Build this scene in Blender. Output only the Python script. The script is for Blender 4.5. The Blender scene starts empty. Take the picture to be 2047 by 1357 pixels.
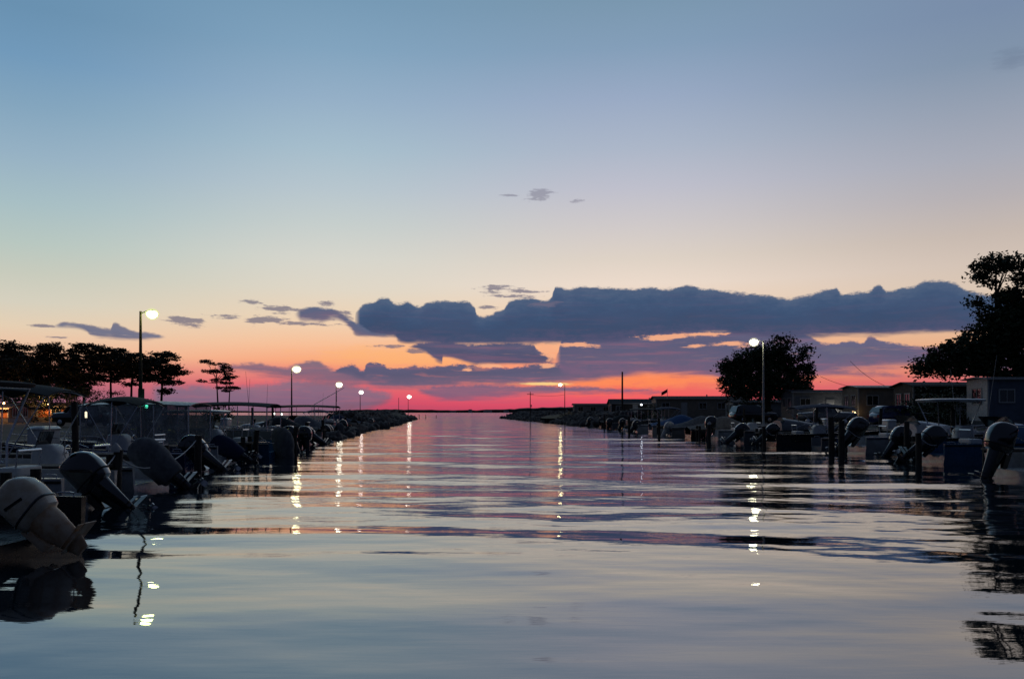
import bpy, math, random
import numpy as np
from mathutils import Vector, Matrix, Euler
random.seed(7); rng = np.random.default_rng(11)
R = math.radians
sc = bpy.context.scene
COL = sc.collection

# ------------------------------------------------------------------ camera
EYE = 2.0; F = 1600.0; PXC = 1023.5; HZ = 823.0          # eye height, focal length in photo pixels, horizon row
cd = bpy.data.cameras.new("camera"); cam = bpy.data.objects.new("camera", cd); COL.objects.link(cam)
cam.location = (0, 0, EYE); cam.rotation_euler = (R(90), 0, 0)
cd.sensor_width = 36; cd.lens = F * 36 / 2047; cd.shift_y = (HZ - 678.5) / 2047
cd.clip_start = 0.05; cd.clip_end = 20000
sc.camera = cam
sc.view_settings.view_transform = 'Standard'; sc.view_settings.look = 'None'
sc.view_settings.exposure = 0; sc.view_settings.gamma = 1
sc.cycles.use_denoising = True
sc.cycles.max_bounces = 6; sc.cycles.transparent_max_bounces = 8
sc.cycles.sample_clamp_indirect = 4; sc.cycles.caustics_reflective = False; sc.cycles.caustics_refractive = False

def P(px, d, z=None, py=None):                            # a photo pixel at depth d -> a world point
    x = (px - PXC) / F * d
    if z is None: z = EYE + (HZ - py) / F * d
    return Vector((x, d, z))
def lin(c):
    return tuple(((v/255)/12.92 if v/255 <= 0.04045 else ((v/255+0.055)/1.055)**2.4) for v in c[:3]) + (1.0,)

# ------------------------------------------------------------------ sky: dusk gradient and cloud banks by direction
W = bpy.data.worlds.new("World"); sc.world = W; W.use_nodes = True
nt = W.node_tree; nt.nodes.clear()
def nd(tree, t, **k):
    n = tree.nodes.new(t)
    for a, v in k.items(): setattr(n, a, v)
    return n
class G:
    def __init__(s, tree): s.t = tree
    def put(s, sock, v):
        if isinstance(v, bpy.types.NodeSocket): s.t.links.new(v, sock)
        else: sock.default_value = v
    def m(s, op, a, b=0.0, c=0.0, clamp=False):
        n = nd(s.t, 'ShaderNodeMath', operation=op, use_clamp=clamp)
        for i, v in enumerate((a, b, c)): s.put(n.inputs[i], v)
        return n.outputs[0]
    def step(s, v, lo, hi, a=0.0, b=1.0):
        n = nd(s.t, 'ShaderNodeMapRange', interpolation_type='SMOOTHSTEP')
        for i, q in enumerate((v, lo, hi, a, b)): s.put(n.inputs[i], q)
        return n.outputs[0]
    def mix(s, f, a, b, mode='MIX'):
        n = nd(s.t, 'ShaderNodeMix', data_type='RGBA', blend_type=mode)
        s.put(n.inputs[0], f); s.put(n.inputs[6], a); s.put(n.inputs[7], b)
        return n.outputs[2]
    def xyz(s, a, b, c):
        n = nd(s.t, 'ShaderNodeCombineXYZ')
        for i, v in enumerate((a, b, c)): s.put(n.inputs[i], v)
        return n.outputs[0]
    def noise(s, vec, scale, detail=4, rough=0.55):
        n = nd(s.t, 'ShaderNodeTexNoise'); s.put(n.inputs['Vector'], vec)
        n.inputs['Scale'].default_value = scale; n.inputs['Detail'].default_value = detail; n.inputs['Roughness'].default_value = rough
        return n.outputs[0]
    def ramp(s, f, stops):
        n = nd(s.t, 'ShaderNodeValToRGB'); s.put(n.inputs[0], f)
        e = n.color_ramp.elements
        while len(e) < len(stops): e.new(0.5)
        for q, (p, c) in zip(e, sorted(stops)): q.position = p; q.color = c
        return n.outputs[0]
g = G(nt)
tc = nd(nt, 'ShaderNodeTexCoord'); sp = nd(nt, 'ShaderNodeSeparateXYZ'); nt.links.new(tc.outputs['Generated'], sp.inputs[0])
dx, dy, dz = sp.outputs
AZ = g.m('ARCTAN2', dx, dy)
HY = g.m('SQRT', g.m('ADD', g.m('MULTIPLY', dx, dx), g.m('MULTIPLY', dy, dy)))
EL = g.m('DIVIDE', dz, g.m('MAXIMUM', HY, 0.001))
def A_(px): return math.atan((px - PXC) / F)
def E_(px, py): return (HZ - py) / F * math.cos(A_(px))
def sky_ramp(px, stops):
    return g.ramp(g.m('DIVIDE', EL, 0.55), [(max(0, E_(px, y)) / 0.55, lin(c)) for y, c in stops])
rl = sky_ramp(0, [(0,(87,136,172)),(100,(98,146,183)),(200,(120,159,187)),(300,(142,173,194)),(400,(162,188,194)),(480,(180,197,190)),(540,(197,201,186)),
    (600,(213,207,188)),(650,(230,206,176)),(700,(240,190,156)),(745,(218,138,126)),(765,(184,102,116)),(790,(150,98,118)),(822,(126,86,106))])
rm = sky_ramp(700, [(0,(105,147,178)),(100,(119,158,188)),(200,(141,171,197)),(300,(161,187,203)),(380,(180,196,205)),(450,(196,205,203)),(520,(214,213,203)),
    (580,(224,214,196)),(640,(240,210,176)),(690,(250,188,144)),(722,(250,164,118)),(745,(240,124,112)),(770,(228,96,106)),(800,(218,74,100)),(822,(190,58,92))])
rc = sky_ramp(1150, [(0,(108,143,170)),(100,(121,152,182)),(200,(146,165,194)),(300,(167,179,199)),(380,(188,189,203)),(450,(205,199,200)),(520,(222,209,196)),
    (570,(237,218,202)),(620,(242,210,180)),(690,(250,178,128)),(730,(255,150,110)),(765,(252,140,92)),(790,(240,92,100)),(805,(228,72,98)),(822,(205,58,92))])
rr = sky_ramp(2047, [(0,(108,132,164)),(100,(118,140,166)),(200,(142,154,174)),(300,(162,166,180)),(380,(178,172,176)),(460,(197,182,172)),(520,(210,192,178)),
    (570,(218,196,176)),(620,(224,192,160)),(680,(232,176,136)),(730,(222,132,112)),(765,(204,98,106)),(822,(150,70,90))])
base = g.mix(g.step(AZ, A_(0), A_(700)), rl, rm)
base = g.mix(g.step(AZ, A_(650), A_(1250)), base, rc)
base = g.mix(g.step(AZ, A_(1250), A_(2047)), base, rr)
base = g.mix(g.step(EL, 0.02, 0.12, 0.03, 0.07), base, lin((226,224,222)))
V3 = g.xyz(AZ, g.m('MULTIPLY', EL, 2.2), 0.0)
nA = g.m('ADD', g.m('MULTIPLY', g.m('SUBTRACT', g.noise(V3, 34, 7, 0.68), 0.5), 1.0), g.m('MULTIPLY', g.m('SUBTRACT', g.noise(V3, 150, 5, 0.7), 0.5), 0.38))
nE = g.noise(g.xyz(AZ, g.m('MULTIPLY', EL, 2.2), 7.7), 28, 5, .55)
nB = g.m('SUBTRACT', g.noise(g.xyz(AZ, g.m('MULTIPLY', EL, 7.0), 3.3), 26, 5, 0.6), 0.5)
nC = g.noise(g.xyz(AZ, g.m('MULTIPLY', EL, 3.0), 9.1), 9, 4)
nD = g.m('SUBTRACT', g.noise(g.xyz(AZ, g.m('MULTIPLY', EL, 14.0), 5.7), 12, 5, 0.6), 0.5)
base = g.mix(g.m('MULTIPLY', g.step(nD, -0.1, 0.25), g.step(EL, 0.03, 0.0, 0.0, 0.35)), base, lin((150,92,118)))
nF = g.noise(g.xyz(AZ, g.m('MULTIPLY', EL, 9.0), 2.2), 16, 6, .6)
def curve(pts, a0, a1):
    n = nd(nt, 'ShaderNodeFloatCurve'); c = n.mapping.curves[0]
    q = [((A_(x) - a0) / (a1 - a0), E_(x, y) / 0.2) for x, y in pts]
    while len(c.points) < len(q): c.points.new(0.5, 0.5)
    for p, (x, y) in zip(c.points, q): p.location = (x, y); p.handle_type = 'AUTO_CLAMPED'
    n.mapping.use_clip = False; n.mapping.extend = 'HORIZONTAL'; n.mapping.update()
    g.put(n.inputs['Value'], g.m('DIVIDE', g.m('SUBTRACT', AZ, a0), a1 - a0, clamp=True))
    return g.m('MULTIPLY', n.outputs[0], 0.2)
PX = 1 / F
def bank(img, top, bot, cols, st=2.5, sb=2.5, nt_=16, nb_=7, alpha=1.0, streak=0.0, feather=0.0):
    xs = [p[0] for p in top] + [p[0] for p in bot]; a0, a1 = A_(min(xs)), A_(max(xs))
    T, B = curve(top, a0, a1), curve(bot, a0, a1)
    T2 = g.m('ADD', T, g.m('MULTIPLY', nA, nt_ * 2.6 * PX)); B2 = g.m('ADD', B, g.m('MULTIPLY', nB, nb_ * 2.4 * PX))
    k = g.step(g.m('SUBTRACT', T2, EL), -st * PX, st * PX)
    k = g.m('MULTIPLY', k, g.step(g.m('SUBTRACT', EL, B2), -sb * PX, sb * PX))
    k = g.m('MULTIPLY', k, g.step(AZ, a0 - 2*PX, a0 + 14*PX))
    if max(xs) < 2047: k = g.m('MULTIPLY', k, g.step(AZ, a1 + 2*PX, a1 - 14*PX))
    h = g.m('DIVIDE', g.m('SUBTRACT', EL, B2), g.m('MAXIMUM', g.m('SUBTRACT', T2, B2), 0.001), clamp=True)
    h = g.m('ADD', h, g.m('MULTIPLY', nA, 0.9), clamp=True)
    c = g.ramp(h, [(i / (len(cols) - 1), lin(c)) for i, c in enumerate(cols)])
    c = g.mix(g.m('MULTIPLY', g.step(nC, 0.35, 0.7), 0.35 if streak > .05 else 0.12), c, lin((96,98,128)))
    c = g.mix(g.m('MULTIPLY', g.step(nD, -0.02, 0.22), streak), c, lin((206,112,124)))
    k = g.m('MULTIPLY', k, g.step(nF, 0.30, 0.42, 1.0 - feather, 1.0))
    return g.mix(g.m('MULTIPLY', k, alpha), img, c)
sky = base
def blob(cx, cy, rx, ry, hard=0.35, nz=1.0):
    a = g.m('DIVIDE', g.m('SUBTRACT', AZ, A_(cx)), rx * PX * math.cos(A_(cx))**2)
    b = g.m('DIVIDE', g.m('SUBTRACT', EL, E_(cx, cy)), ry * PX)
    q = g.m('SQRT', g.m('ADD', g.m('MULTIPLY', a, a), g.m('MULTIPLY', b, b)))
    q = g.m('ADD', q, g.m('MULTIPLY', g.m('ADD', nB, g.m('MULTIPLY', nA, 0.8)), 4.2 * nz))
    return g.step(q, 1 + hard, 1 - hard)
# glow bands between the banks
sky = g.mix(g.m('MULTIPLY', blob(1300, 764, 190, 18, 0.8, 0.5), 0.85), sky, lin((255,138,88)))
sky = g.mix(g.m('MULTIPLY', blob(1330, 785, 170, 10, 0.8, 0.5), 0.7), sky, lin((250,98,92)))
sky = g.mix(g.m('MULTIPLY', blob(820, 715, 150, 22, 0.8, 0.4), 0.6), sky, lin((255,182,112)))
sky = g.mix(g.m('MULTIPLY', blob(1600, 775, 300, 14, 0.8, 0.6), 0.45), sky, lin((222,96,110)))
# low mauve strips
sky = bank(sky, [(300,772),(420,774),(520,768),(600,760),(680,764),(740,778),(790,792)], [(300,830),(420,832),(600,832),(700,822),(760,808),(790,795)],
           [(118,92,112),(128,104,128),(136,112,132)], 8, 9, 12, 8, 0.9, .2, .25)
sky = bank(sky, [(430,728),(520,727),(560,733),(600,728),(632,724),(660,735),(700,744),(735,752)], [(430,738),(500,745),(560,752),(640,768),(700,772),(735,760)],
           [(150,100,116),(118,100,122),(122,104,124)], 5, 10, 10, 12, 0.9, .2, .3)
sky = bank(sky, [(660,742),(700,731),(725,741),(737,726),(757,727),(790,737),(830,731),(880,731),(915,728),(960,732),(1000,735),(1110,727),(1180,727),(1260,730)],
           [(660,744),(690,752),(730,768),(760,775),(850,773),(900,769),(1000,767),(1120,765),(1190,757),(1260,748)],
           [(128,98,120),(106,94,118),(92,88,114),(98,92,118)], 3, 8, 12, 8, 1.0, .28, .25)
sky = bank(sky, [(830,778),(880,772),(1000,770),(1050,772),(1130,772),(1180,774),(1260,778),(1340,783)], [(830,780),(900,800),(960,798),(1030,790),(1100,786),(1180,784),(1260,783),(1340,785)],
           [(148,92,118),(124,98,124),(124,98,124)], 4, 7, 8, 10, 0.95, .15, .15)
sky = g.mix(g.m('MULTIPLY', blob(1090, 767, 45, 2.6, 0.6, 0.5), 0.9), sky, lin((255,214,140)))
sky = bank(sky, [(1425,742),(1480,738),(1560,736),(1640,738),(1700,742),(1760,745),(1810,752)], [(1425,752),(1500,760),(1580,756),(1640,752),(1700,750),(1760,752),(1810,754)],
           [(150,98,120),(110,96,122)], 6, 6, 8, 10, 0.8, .3, .6)
# middle bank
sky = bank(sky, [(815,692),(845,686),(880,683),(940,689),(1000,687),(1066,690),(1074,700),(1092,708),(1110,716)], [(815,694),(850,704),(885,713),(904,715),(884,725),(960,728),(1060,727),(1108,722),(1112,719)],
           [(86,84,112),(80,82,110),(96,92,118)], 2.5, 5, 8, 6, 1.0, .15, .15)
sky = bank(sky, [(1108,722),(1116,704),(1124,680),(1155,672),(1190,668),(1240,664),(1300,660),(1340,660),(1380,660),(1410,660),(1450,662),(1480,662),(1520,662),(1560,664)],
           [(1108,730),(1130,745),(1240,750),(1300,747),(1400,749),(1450,754),(1510,758),(1560,760)],
           [(126,96,122),(104,94,120),(94,92,120),(98,96,124)], 3, 8, 8, 8, 1.0, .2, .1)
sky = bank(sky, [(1540,664),(1590,664),(1640,682),(1668,688),(1700,683),(1722,686),(1740,671),(1762,682),(1800,687),(1860,692),(2060,696)],
           [(1540,758),(1620,748),(1690,740),(1750,735),(1830,728),(1900,742),(2060,745)],
           [(132,100,124),(110,98,124),(100,97,124),(106,102,130)], 3, 9, 9, 10, 1.0, .25, .2)
# upper blue bank
sky = bank(sky, [(706,668),(708,632),(714,622),(740,606),(770,598),(790,607),(815,603),(838,613),(855,605),(875,602),(900,603),(925,602),(948,616),(962,633),(985,628),(1008,618),
           (1016,604),(1040,597),(1060,595),(1088,602),(1106,585),(1112,572),(1135,580),(1160,573),(1200,574),(1250,576),(1300,576),(1350,577),(1375,570),(1402,578),(1440,580),(1480,587),
           (1520,590),(1545,592),(1562,597),(1582,599),(1605,594),(1640,584),(1672,577),(1682,588),(1710,587),(1740,581),(1757,569),(1772,582),(1800,578),(1825,575),(1846,564),(1865,560),(1890,562),(1912,568),(1936,583),(1990,590),(2080,596)],
           [(706,669),(750,671),(788,672),(800,683),(850,685),(885,688),(960,689),(1080,686),(1180,685),(1240,682),(1290,673),(1350,668),(1420,664),(1480,668),(1540,673),(1590,675),(1650,672),(1740,669),(1860,664),(1900,662),(2080,662)],
           [(80,82,112),(62,78,108),(60,80,112),(64,86,118),(80,98,126)], 3.2, 6, 9, 6, 1.0, .03)
sky = bank(sky, [(588,628),(600,619),(640,614),(668,617),(690,632),(712,646),(740,662),(780,672)], [(588,630),(602,640),(640,642),(668,636),(684,640),(700,655),(712,669),(780,673)],
           [(122,106,126),(98,100,126),(92,102,130)], 3.5, 6, 8, 8, 1.0, .1, .5)
# left cloud
sky = bank(sky, [(105,652),(125,647),(160,647),(190,652),(220,657),(228,645),(245,652),(270,663),(300,666),(332,673)], [(105,654),(140,654),(172,660),(182,670),(220,676),(250,678),(290,677),(332,674)],
           [(100,102,128),(104,110,136),(116,114,134)], 2.5, 4, 5, 5, .95, 0.0, .4)
wisp = None
for q in [(460,635,32,4),(520,638,36,6),(508,604,16,2.6),(556,618,26,6),(600,648,42,4),(372,643,26,7),(88,651,18,2.2),(775,692,20,3),(826,700,16,4),(983,579,26,5),(1042,582,34,3),
          (1032,592,26,3),(975,614,14,3),(1022,390,11,2.2),(1078,391,21,9),(1150,401,11,5),(110,674,14,1.6),(1690,700,30,5),(1085,609,30,5),(655,606,14,4),(690,628,20,6)]:
    b = blob(*q, 0.5, 1.3); b = g.m('MULTIPLY', b, 0.8 if q[1] > 500 else 0.5)
    wisp = b if wisp is None else g.m('MAXIMUM', wisp, b)
sky = g.mix(wisp, sky, lin((108,104,126)))
sky = g.mix(g.m('MULTIPLY', blob(2025, 118, 32, 14, 0.9, 0.6), 0.35), sky, lin((98,112,138)))
# small lit gaps
gap = None
for q in [(1092,699,17,9),(1150,689,36,5),(1330,673,46,5),(1395,668,40,3),(1388,691,17,3),(1462,689,28,5.5),(1102,712,10,8),(935,738,9,4),(985,731,22,3.5),(1095,732,18,4.5)]:
    b = blob(*q, 0.4, 0.9); gap = b if gap is None else g.m('MAXIMUM', gap, b)
sky = g.mix(g.m('MULTIPLY', gap, 0.9), sky, lin((248,176,136)))
# the sky away from the afterglow is already night-blue
front = g.step(g.m('DIVIDE', dy, g.m('MAXIMUM', HY, 0.001)), 0.84, 0.30)
up = g.step(EL, 0.53, 1.9)
dark = g.m('MAXIMUM', front, up)
night = lin((46,56,78))
sky = g.mix(dark, sky, night)
below = g.step(EL, 0.0, -0.02)
sky = g.mix(below, sky, lin((20,22,28)))
bg = nd(nt, 'ShaderNodeBackground'); nt.links.new(sky, bg.inputs[0]); bg.inputs[1].default_value = 1.0
wo = nd(nt, 'ShaderNodeOutputWorld'); nt.links.new(bg.outputs[0], wo.inputs[0])
W.cycles.sampling_method = 'MANUAL'; W.cycles.sample_map_resolution = 1024
# ------------------------------------------------------------------ helpers: materials
MATS = {}
def mat(name, col, rough=0.6, metal=0.0, var=0.25, scale=6.0, bump=0.0, col2=None, emit=None, strength=0.0, coat=0.0, kind=None, spec=0.5):
    if name in MATS: return MATS[name]
    m = bpy.data.materials.new(name); m.use_nodes = True; t = m.node_tree; b = t.nodes['Principled BSDF']; h = G(t)
    tcn = nd(t, 'ShaderNodeTexCoord'); vec = tcn.outputs['Object']
    n = h.noise(vec, scale, 6, 0.6)
    c1 = tuple(col) + (1,); c2 = (tuple(col2) if col2 else tuple(v * (1 - var) for v in col)) + (1,)
    f = h.step(n, 0.35, 0.65)
    hgt = n
    if kind == 'siding':
        s = nd(t, 'ShaderNodeSeparateXYZ'); t.links.new(vec, s.inputs[0])
        hgt = h.m('FRACT', h.m('MULTIPLY', s.outputs[2], 5.5)); bump = 0.6
    if kind == 'planks':
        s = nd(t, 'ShaderNodeSeparateXYZ'); t.links.new(vec, s.inputs[0])
        u = h.m('ADD', s.outputs[0], s.outputs[1]); fr = h.m('FRACT', h.m('MULTIPLY', s.outputs[0], 6.5))
        hgt = h.step(fr, 0.0, 0.09); f = h.m('MULTIPLY', h.m('ADD', f, h.step(fr, 0.1, 0.0)), 0.7)
    if kind == 'bark':
        n2 = nd(t, 'ShaderNodeTexNoise'); n2.inputs['Scale'].default_value = 1.0; n2.inputs['Detail'].default_value = 5
        mp = nd(t, 'ShaderNodeMapping'); mp.inputs['Scale'].default_value = (14, 14, 2); t.links.new(vec, mp.inputs[0]); t.links.new(mp.outputs[0], n2.inputs['Vector'])
        hgt = n2.outputs[0]; f = h.step(hgt, 0.4, 0.6)
    t.links.new(h.mix(f, c1, c2), b.inputs['Base Color'])
    b.inputs['Metallic'].default_value = metal
    h.put(b.inputs['Roughness'], h.step(h.noise(vec, scale * 2.3, 3), 0.3, 0.7, max(0.02, rough - 0.07), min(1, rough + 0.09)))
    b.inputs['Specular IOR Level'].default_value = spec
    if coat: b.inputs['Coat Weight'].default_value = coat; b.inputs['Coat Roughness'].default_value = 0.06
    if bump:
        bn = nd(t, 'ShaderNodeBump'); bn.inputs['Strength'].default_value = bump; bn.inputs['Distance'].default_value = 0.03
        t.links.new(hgt, bn.inputs['Height']); t.links.new(bn.outputs[0], b.inputs['Normal'])
    if emit:
        b.inputs['Emission Color'].default_value = tuple(emit) + (1,); b.inputs['Emission Strength'].default_value = strength
    MATS[name] = m; return m
GEL = mat('white gelcoat', (.58,.59,.58), .28, var=.3, scale=2.2, col2=(.42,.42,.40), coat=.4)
GELC = mat('cream gelcoat', (.55,.50,.40), .3, var=.2, scale=3, coat=.3)
GELB = mat('navy gelcoat', (.018,.035,.11), .22, scale=3, coat=.5)
GELT = mat('teal blue gelcoat', (.03,.12,.24), .25, scale=3, coat=.5)
GELK = mat('dark hull paint', (.012,.014,.018), .3, scale=3, coat=.4)
GELG = mat('grey hull paint', (.17,.18,.19), .35, scale=3)
COWLK = mat('black engine paint', (.008,.008,.01), .14, scale=4, coat=.8)
COWLW = mat('weathered white engine paint', (.66,.56,.42), .3, scale=3.5, col2=(.50,.38,.24), coat=.3, bump=.03)
COWLG = mat('grey engine paint', (.13,.14,.15), .3, coat=.4)
MOTTLE = mat('brown mottled cream paint', (.58,.44,.30), .45, scale=5, col2=(.44,.24,.11), bump=.12)  # cream mottled with brown, for the leg of the white outboard
ALU = mat('brushed aluminium tube', (.62,.63,.65), .3, metal=.9, var=.15, scale=12)
STEEL = mat('stainless steel', (.6,.6,.6), .2, metal=1, var=.1)
CANB = mat('navy canvas', (.014,.022,.07), .8, scale=14, bump=.15)
CANK = mat('black canvas', (.012,.012,.014), .85, scale=14, bump=.15)
CANG = mat('grey canvas cover', (.15,.15,.15), .85, scale=5, col2=(.09,.09,.095), bump=.4)
CANBR = mat('royal blue canvas', (.02,.09,.24), .75, scale=8, bump=.3)
VINYL = mat('white marine vinyl', (.6,.6,.58), .45, var=.12)
CLEAR = mat('clear vinyl enclosure', (.42,.44,.45), .2, var=.5, scale=2, bump=.1)
CLEAR.node_tree.nodes['Principled BSDF'].inputs['Alpha'].default_value = .5
GLASS = mat('dark tinted glass', (.012,.016,.02), .05, var=.1, spec=.8)
PILE = mat('creosoted timber piling', (.055,.042,.032), .8, kind='bark', bump=.5, col2=(.02,.016,.012))
DECK = mat('weathered deck boards', (.16,.135,.11), .8, kind='planks', scale=5, bump=.6)
TIMB = mat('bulkhead timber', (.09,.075,.06), .85, kind='planks', scale=4, bump=.6)
BARK = mat('pine bark', (.06,.04,.028), .9, kind='bark', bump=.8, col2=(.025,.018,.013))
LEAF = mat('broadleaf foliage', (.045,.07,.022), .6, scale=1.2, col2=(.02,.035,.012))
NEED = mat('pine needles', (.030,.045,.018), .65, scale=1.5, col2=(.045,.035,.018))
ROCK = mat('breakwater stone', (.10,.085,.075), .85, scale=1.3, col2=(.045,.04,.038), bump=.6)
GRASS = mat('rough grass and gravel', (.035,.045,.02), .95, scale=.5, col2=(.07,.06,.045), bump=.7)
SIDW = mat('off white siding', (.56,.55,.50), .55, kind='siding', scale=1.5, var=.15)
SIDG = mat('grey siding', (.24,.25,.26), .55, kind='siding', scale=1.5)
SIDT = mat('tan siding', (.30,.25,.19), .55, kind='siding', scale=1.5)
SIDB = mat('dark blue siding', (.11,.14,.19), .5, kind='siding', scale=1.5)
SIDO = mat('terracotta siding', (.48,.18,.07), .6, kind='siding', scale=1.5)
SIDK = mat('dark brown siding', (.04,.032,.03), .6, kind='siding', scale=1.5)
SHING = mat('asphalt shingles', (.045,.04,.042), .9, scale=14, bump=.5)
ROOFM = mat('metal roof sheet', (.10,.10,.11), .45, metal=.4, scale=2)
TRIM = mat('white window trim', (.42,.42,.40), .5, var=.1)
GALV = mat('galvanised pole', (.42,.43,.42), .45, metal=.5, scale=5)
CONC = mat('concrete', (.25,.24,.22), .85, scale=3, bump=.3)
RUB = mat('tyre rubber', (.015,.015,.015), .85)
CARK = mat('black car paint', (.01,.01,.012), .18, coat=.8)
CARG = mat('silver car paint', (.13,.135,.14), .28, metal=.5, coat=.6)
CARB = mat('blue car paint', (.02,.035,.12), .2, coat=.8)
REDC = mat('red flag cloth', (.35,.03,.03), .8)
PROPM = mat('cast propeller alloy', (.35,.35,.36), .35, metal=.8)
def glow(name, col, s): return mat(name, (.8,.8,.8), .4, emit=col, strength=s)

# ------------------------------------------------------------------ helpers: meshes
class MB:
    def __init__(s): s.v = []; s.f = []
    def add(s, vs, fs):
        b = len(s.v); s.v += [tuple(v) for v in vs]; s.f += [tuple(b + i for i in f) for f in fs]; return s
    def box(s, c, size, rot=None, taper=1.0):
        hx, hy, hz = (q / 2 for q in size); vs = []
        for z in (-hz, hz):
            k = taper if z > 0 else 1
            for x, y in ((-hx,-hy),(hx,-hy),(hx,hy),(-hx,hy)): vs.append(Vector((x * k, y * k, z)))
        if rot: m = Euler(rot).to_matrix(); vs = [m @ v for v in vs]
        c = Vector(c)
        return s.add([v + c for v in vs], [(3,2,1,0),(4,5,6,7),(0,1,5,4),(1,2,6,5),(2,3,7,6),(3,0,4,7)])
    def tube(s, pts, r, n=8, r1=None):
        pts = [Vector(p) for p in pts]; N = len(pts); vs = []; fs = []
        for i, p in enumerate(pts):
            d = (pts[min(i+1, N-1)] - pts[max(i-1, 0)]).normalized()
            u = d.cross(Vector((0,0,1)) if abs(d.z) < .9 else Vector((1,0,0))).normalized(); w = d.cross(u)
            rr_ = r if r1 is None else r + (r1 - r) * i / (N - 1)
            for k in range(n):
                a = 2 * math.pi * k / n; vs.append(p + u * (rr_ * math.cos(a)) + w * (rr_ * math.sin(a)))
        for i in range(N - 1):
            for k in range(n):
                fs.append((i*n+k, i*n+(k+1)%n, (i+1)*n+(k+1)%n, (i+1)*n+k))
        fs.append(tuple(reversed(range(n)))); fs.append(tuple((N-1)*n + k for k in range(n)))
        return s.add(vs, fs)
    def loft(s, secs, axis='z', n=20, e=2.6):
        """secs: (pos, centre a, centre b, radius a, radius b) of superellipse rings"""
        vs = []; fs = []
        for q in secs:
            t, ca, cb, ra, rb = q
            for k in range(n):
                a = 2 * math.pi * k / n; c, d = math.cos(a), math.sin(a)
                x = ca + ra * math.copysign(abs(c)**(2/e), c); y = cb + rb * math.copysign(abs(d)**(2/e), d)
                vs.append((x, y, t) if axis == 'z' else ((t, x, y) if axis == 'x' else (x, t, y)))
        N = len(secs)
        for i in range(N - 1):
            for k in range(n): fs.append((i*n+k, i*n+(k+1)%n, (i+1)*n+(k+1)%n, (i+1)*n+k))
        fs.append(tuple(reversed(range(n)))); fs.append(tuple((N-1)*n + k for k in range(n)))
        return s.add(vs, fs)
    def grid(s, rows, thick=None):
        """rows: list of equal-length point lists -> a sheet, optionally thickened downwards"""
        n = len(rows[0]); vs = [Vector(p) for r in rows for p in r]; fs = []
        for i in range(len(rows) - 1):
            for k in range(n - 1): fs.append((i*n+k, i*n+k+1, (i+1)*n+k+1, (i+1)*n+k))
        if thick:
            m = len(vs); off = Vector(thick); low = [v + off for v in vs]; f2 = [tuple(m + i for i in reversed(f)) for f in fs]
            R_ = len(rows); rim = [k for k in range(n)] + [i*n+n-1 for i in range(1, R_)] + [(R_-1)*n+k for k in range(n-2, -1, -1)] + [i*n for i in range(R_-2, 0, -1)]
            for a, b in zip(rim, rim[1:] + rim[:1]): f2.append((b, a, m + a, m + b))
            vs += low; fs += f2
        return s.add(vs, fs)
    def xf(s, M): s.v = [tuple(M @ Vector(v)) for v in s.v]; return s
    def build(s, name, m, parent=None, smooth=38, loc=None):
        me = bpy.data.meshes.new(name); me.from_pydata(s.v, [], s.f); me.update()
        if smooth:
            me.polygons.foreach_set('use_smooth', [True] * len(me.polygons))
            try: me.set_sharp_from_angle(angle=R(smooth))
            except Exception: pass
        me.materials.append(m)
        o = bpy.data.objects.new(name, me); COL.objects.link(o)
        if parent is not None: o.parent = parent
        if loc is not None: o.location = loc
        return o
def tag(o, label=None, cat=None, group=None, kind=None):
    if label: o['label'] = label
    if cat: o['category'] = cat
    if group: o['group'] = group
    if kind: o['kind'] = kind
    return o
def thing(name, loc, label, cat, group=None, rz=0.0, scale=1.0):
    o = bpy.data.objects.new(name, None); COL.objects.link(o); o.location = loc; o.rotation_euler = (0, 0, rz); o.scale = (scale,)*3
    o.empty_display_size = .2
    return tag(o, label, cat, group)
def bulk(name, V, Fq, m, parent=None, smooth=False):
    """fast quads from numpy"""
    me = bpy.data.meshes.new(name); me.vertices.add(len(V)); me.vertices.foreach_set('co', np.asarray(V, np.float32).ravel())
    k = Fq.shape[1]; me.loops.add(Fq.size); me.loops.foreach_set('vertex_index', Fq.ravel().astype(np.int32))
    me.polygons.add(len(Fq)); me.polygons.foreach_set('loop_start', (np.arange(len(Fq)) * k).astype(np.int32))
    if smooth: me.polygons.foreach_set('use_smooth', np.ones(len(Fq), bool))
    me.update(calc_edges=True); me.materials.append(m)
    o = bpy.data.objects.new(name, me); COL.objects.link(o)
    if parent is not None: o.parent = parent
    return o
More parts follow.
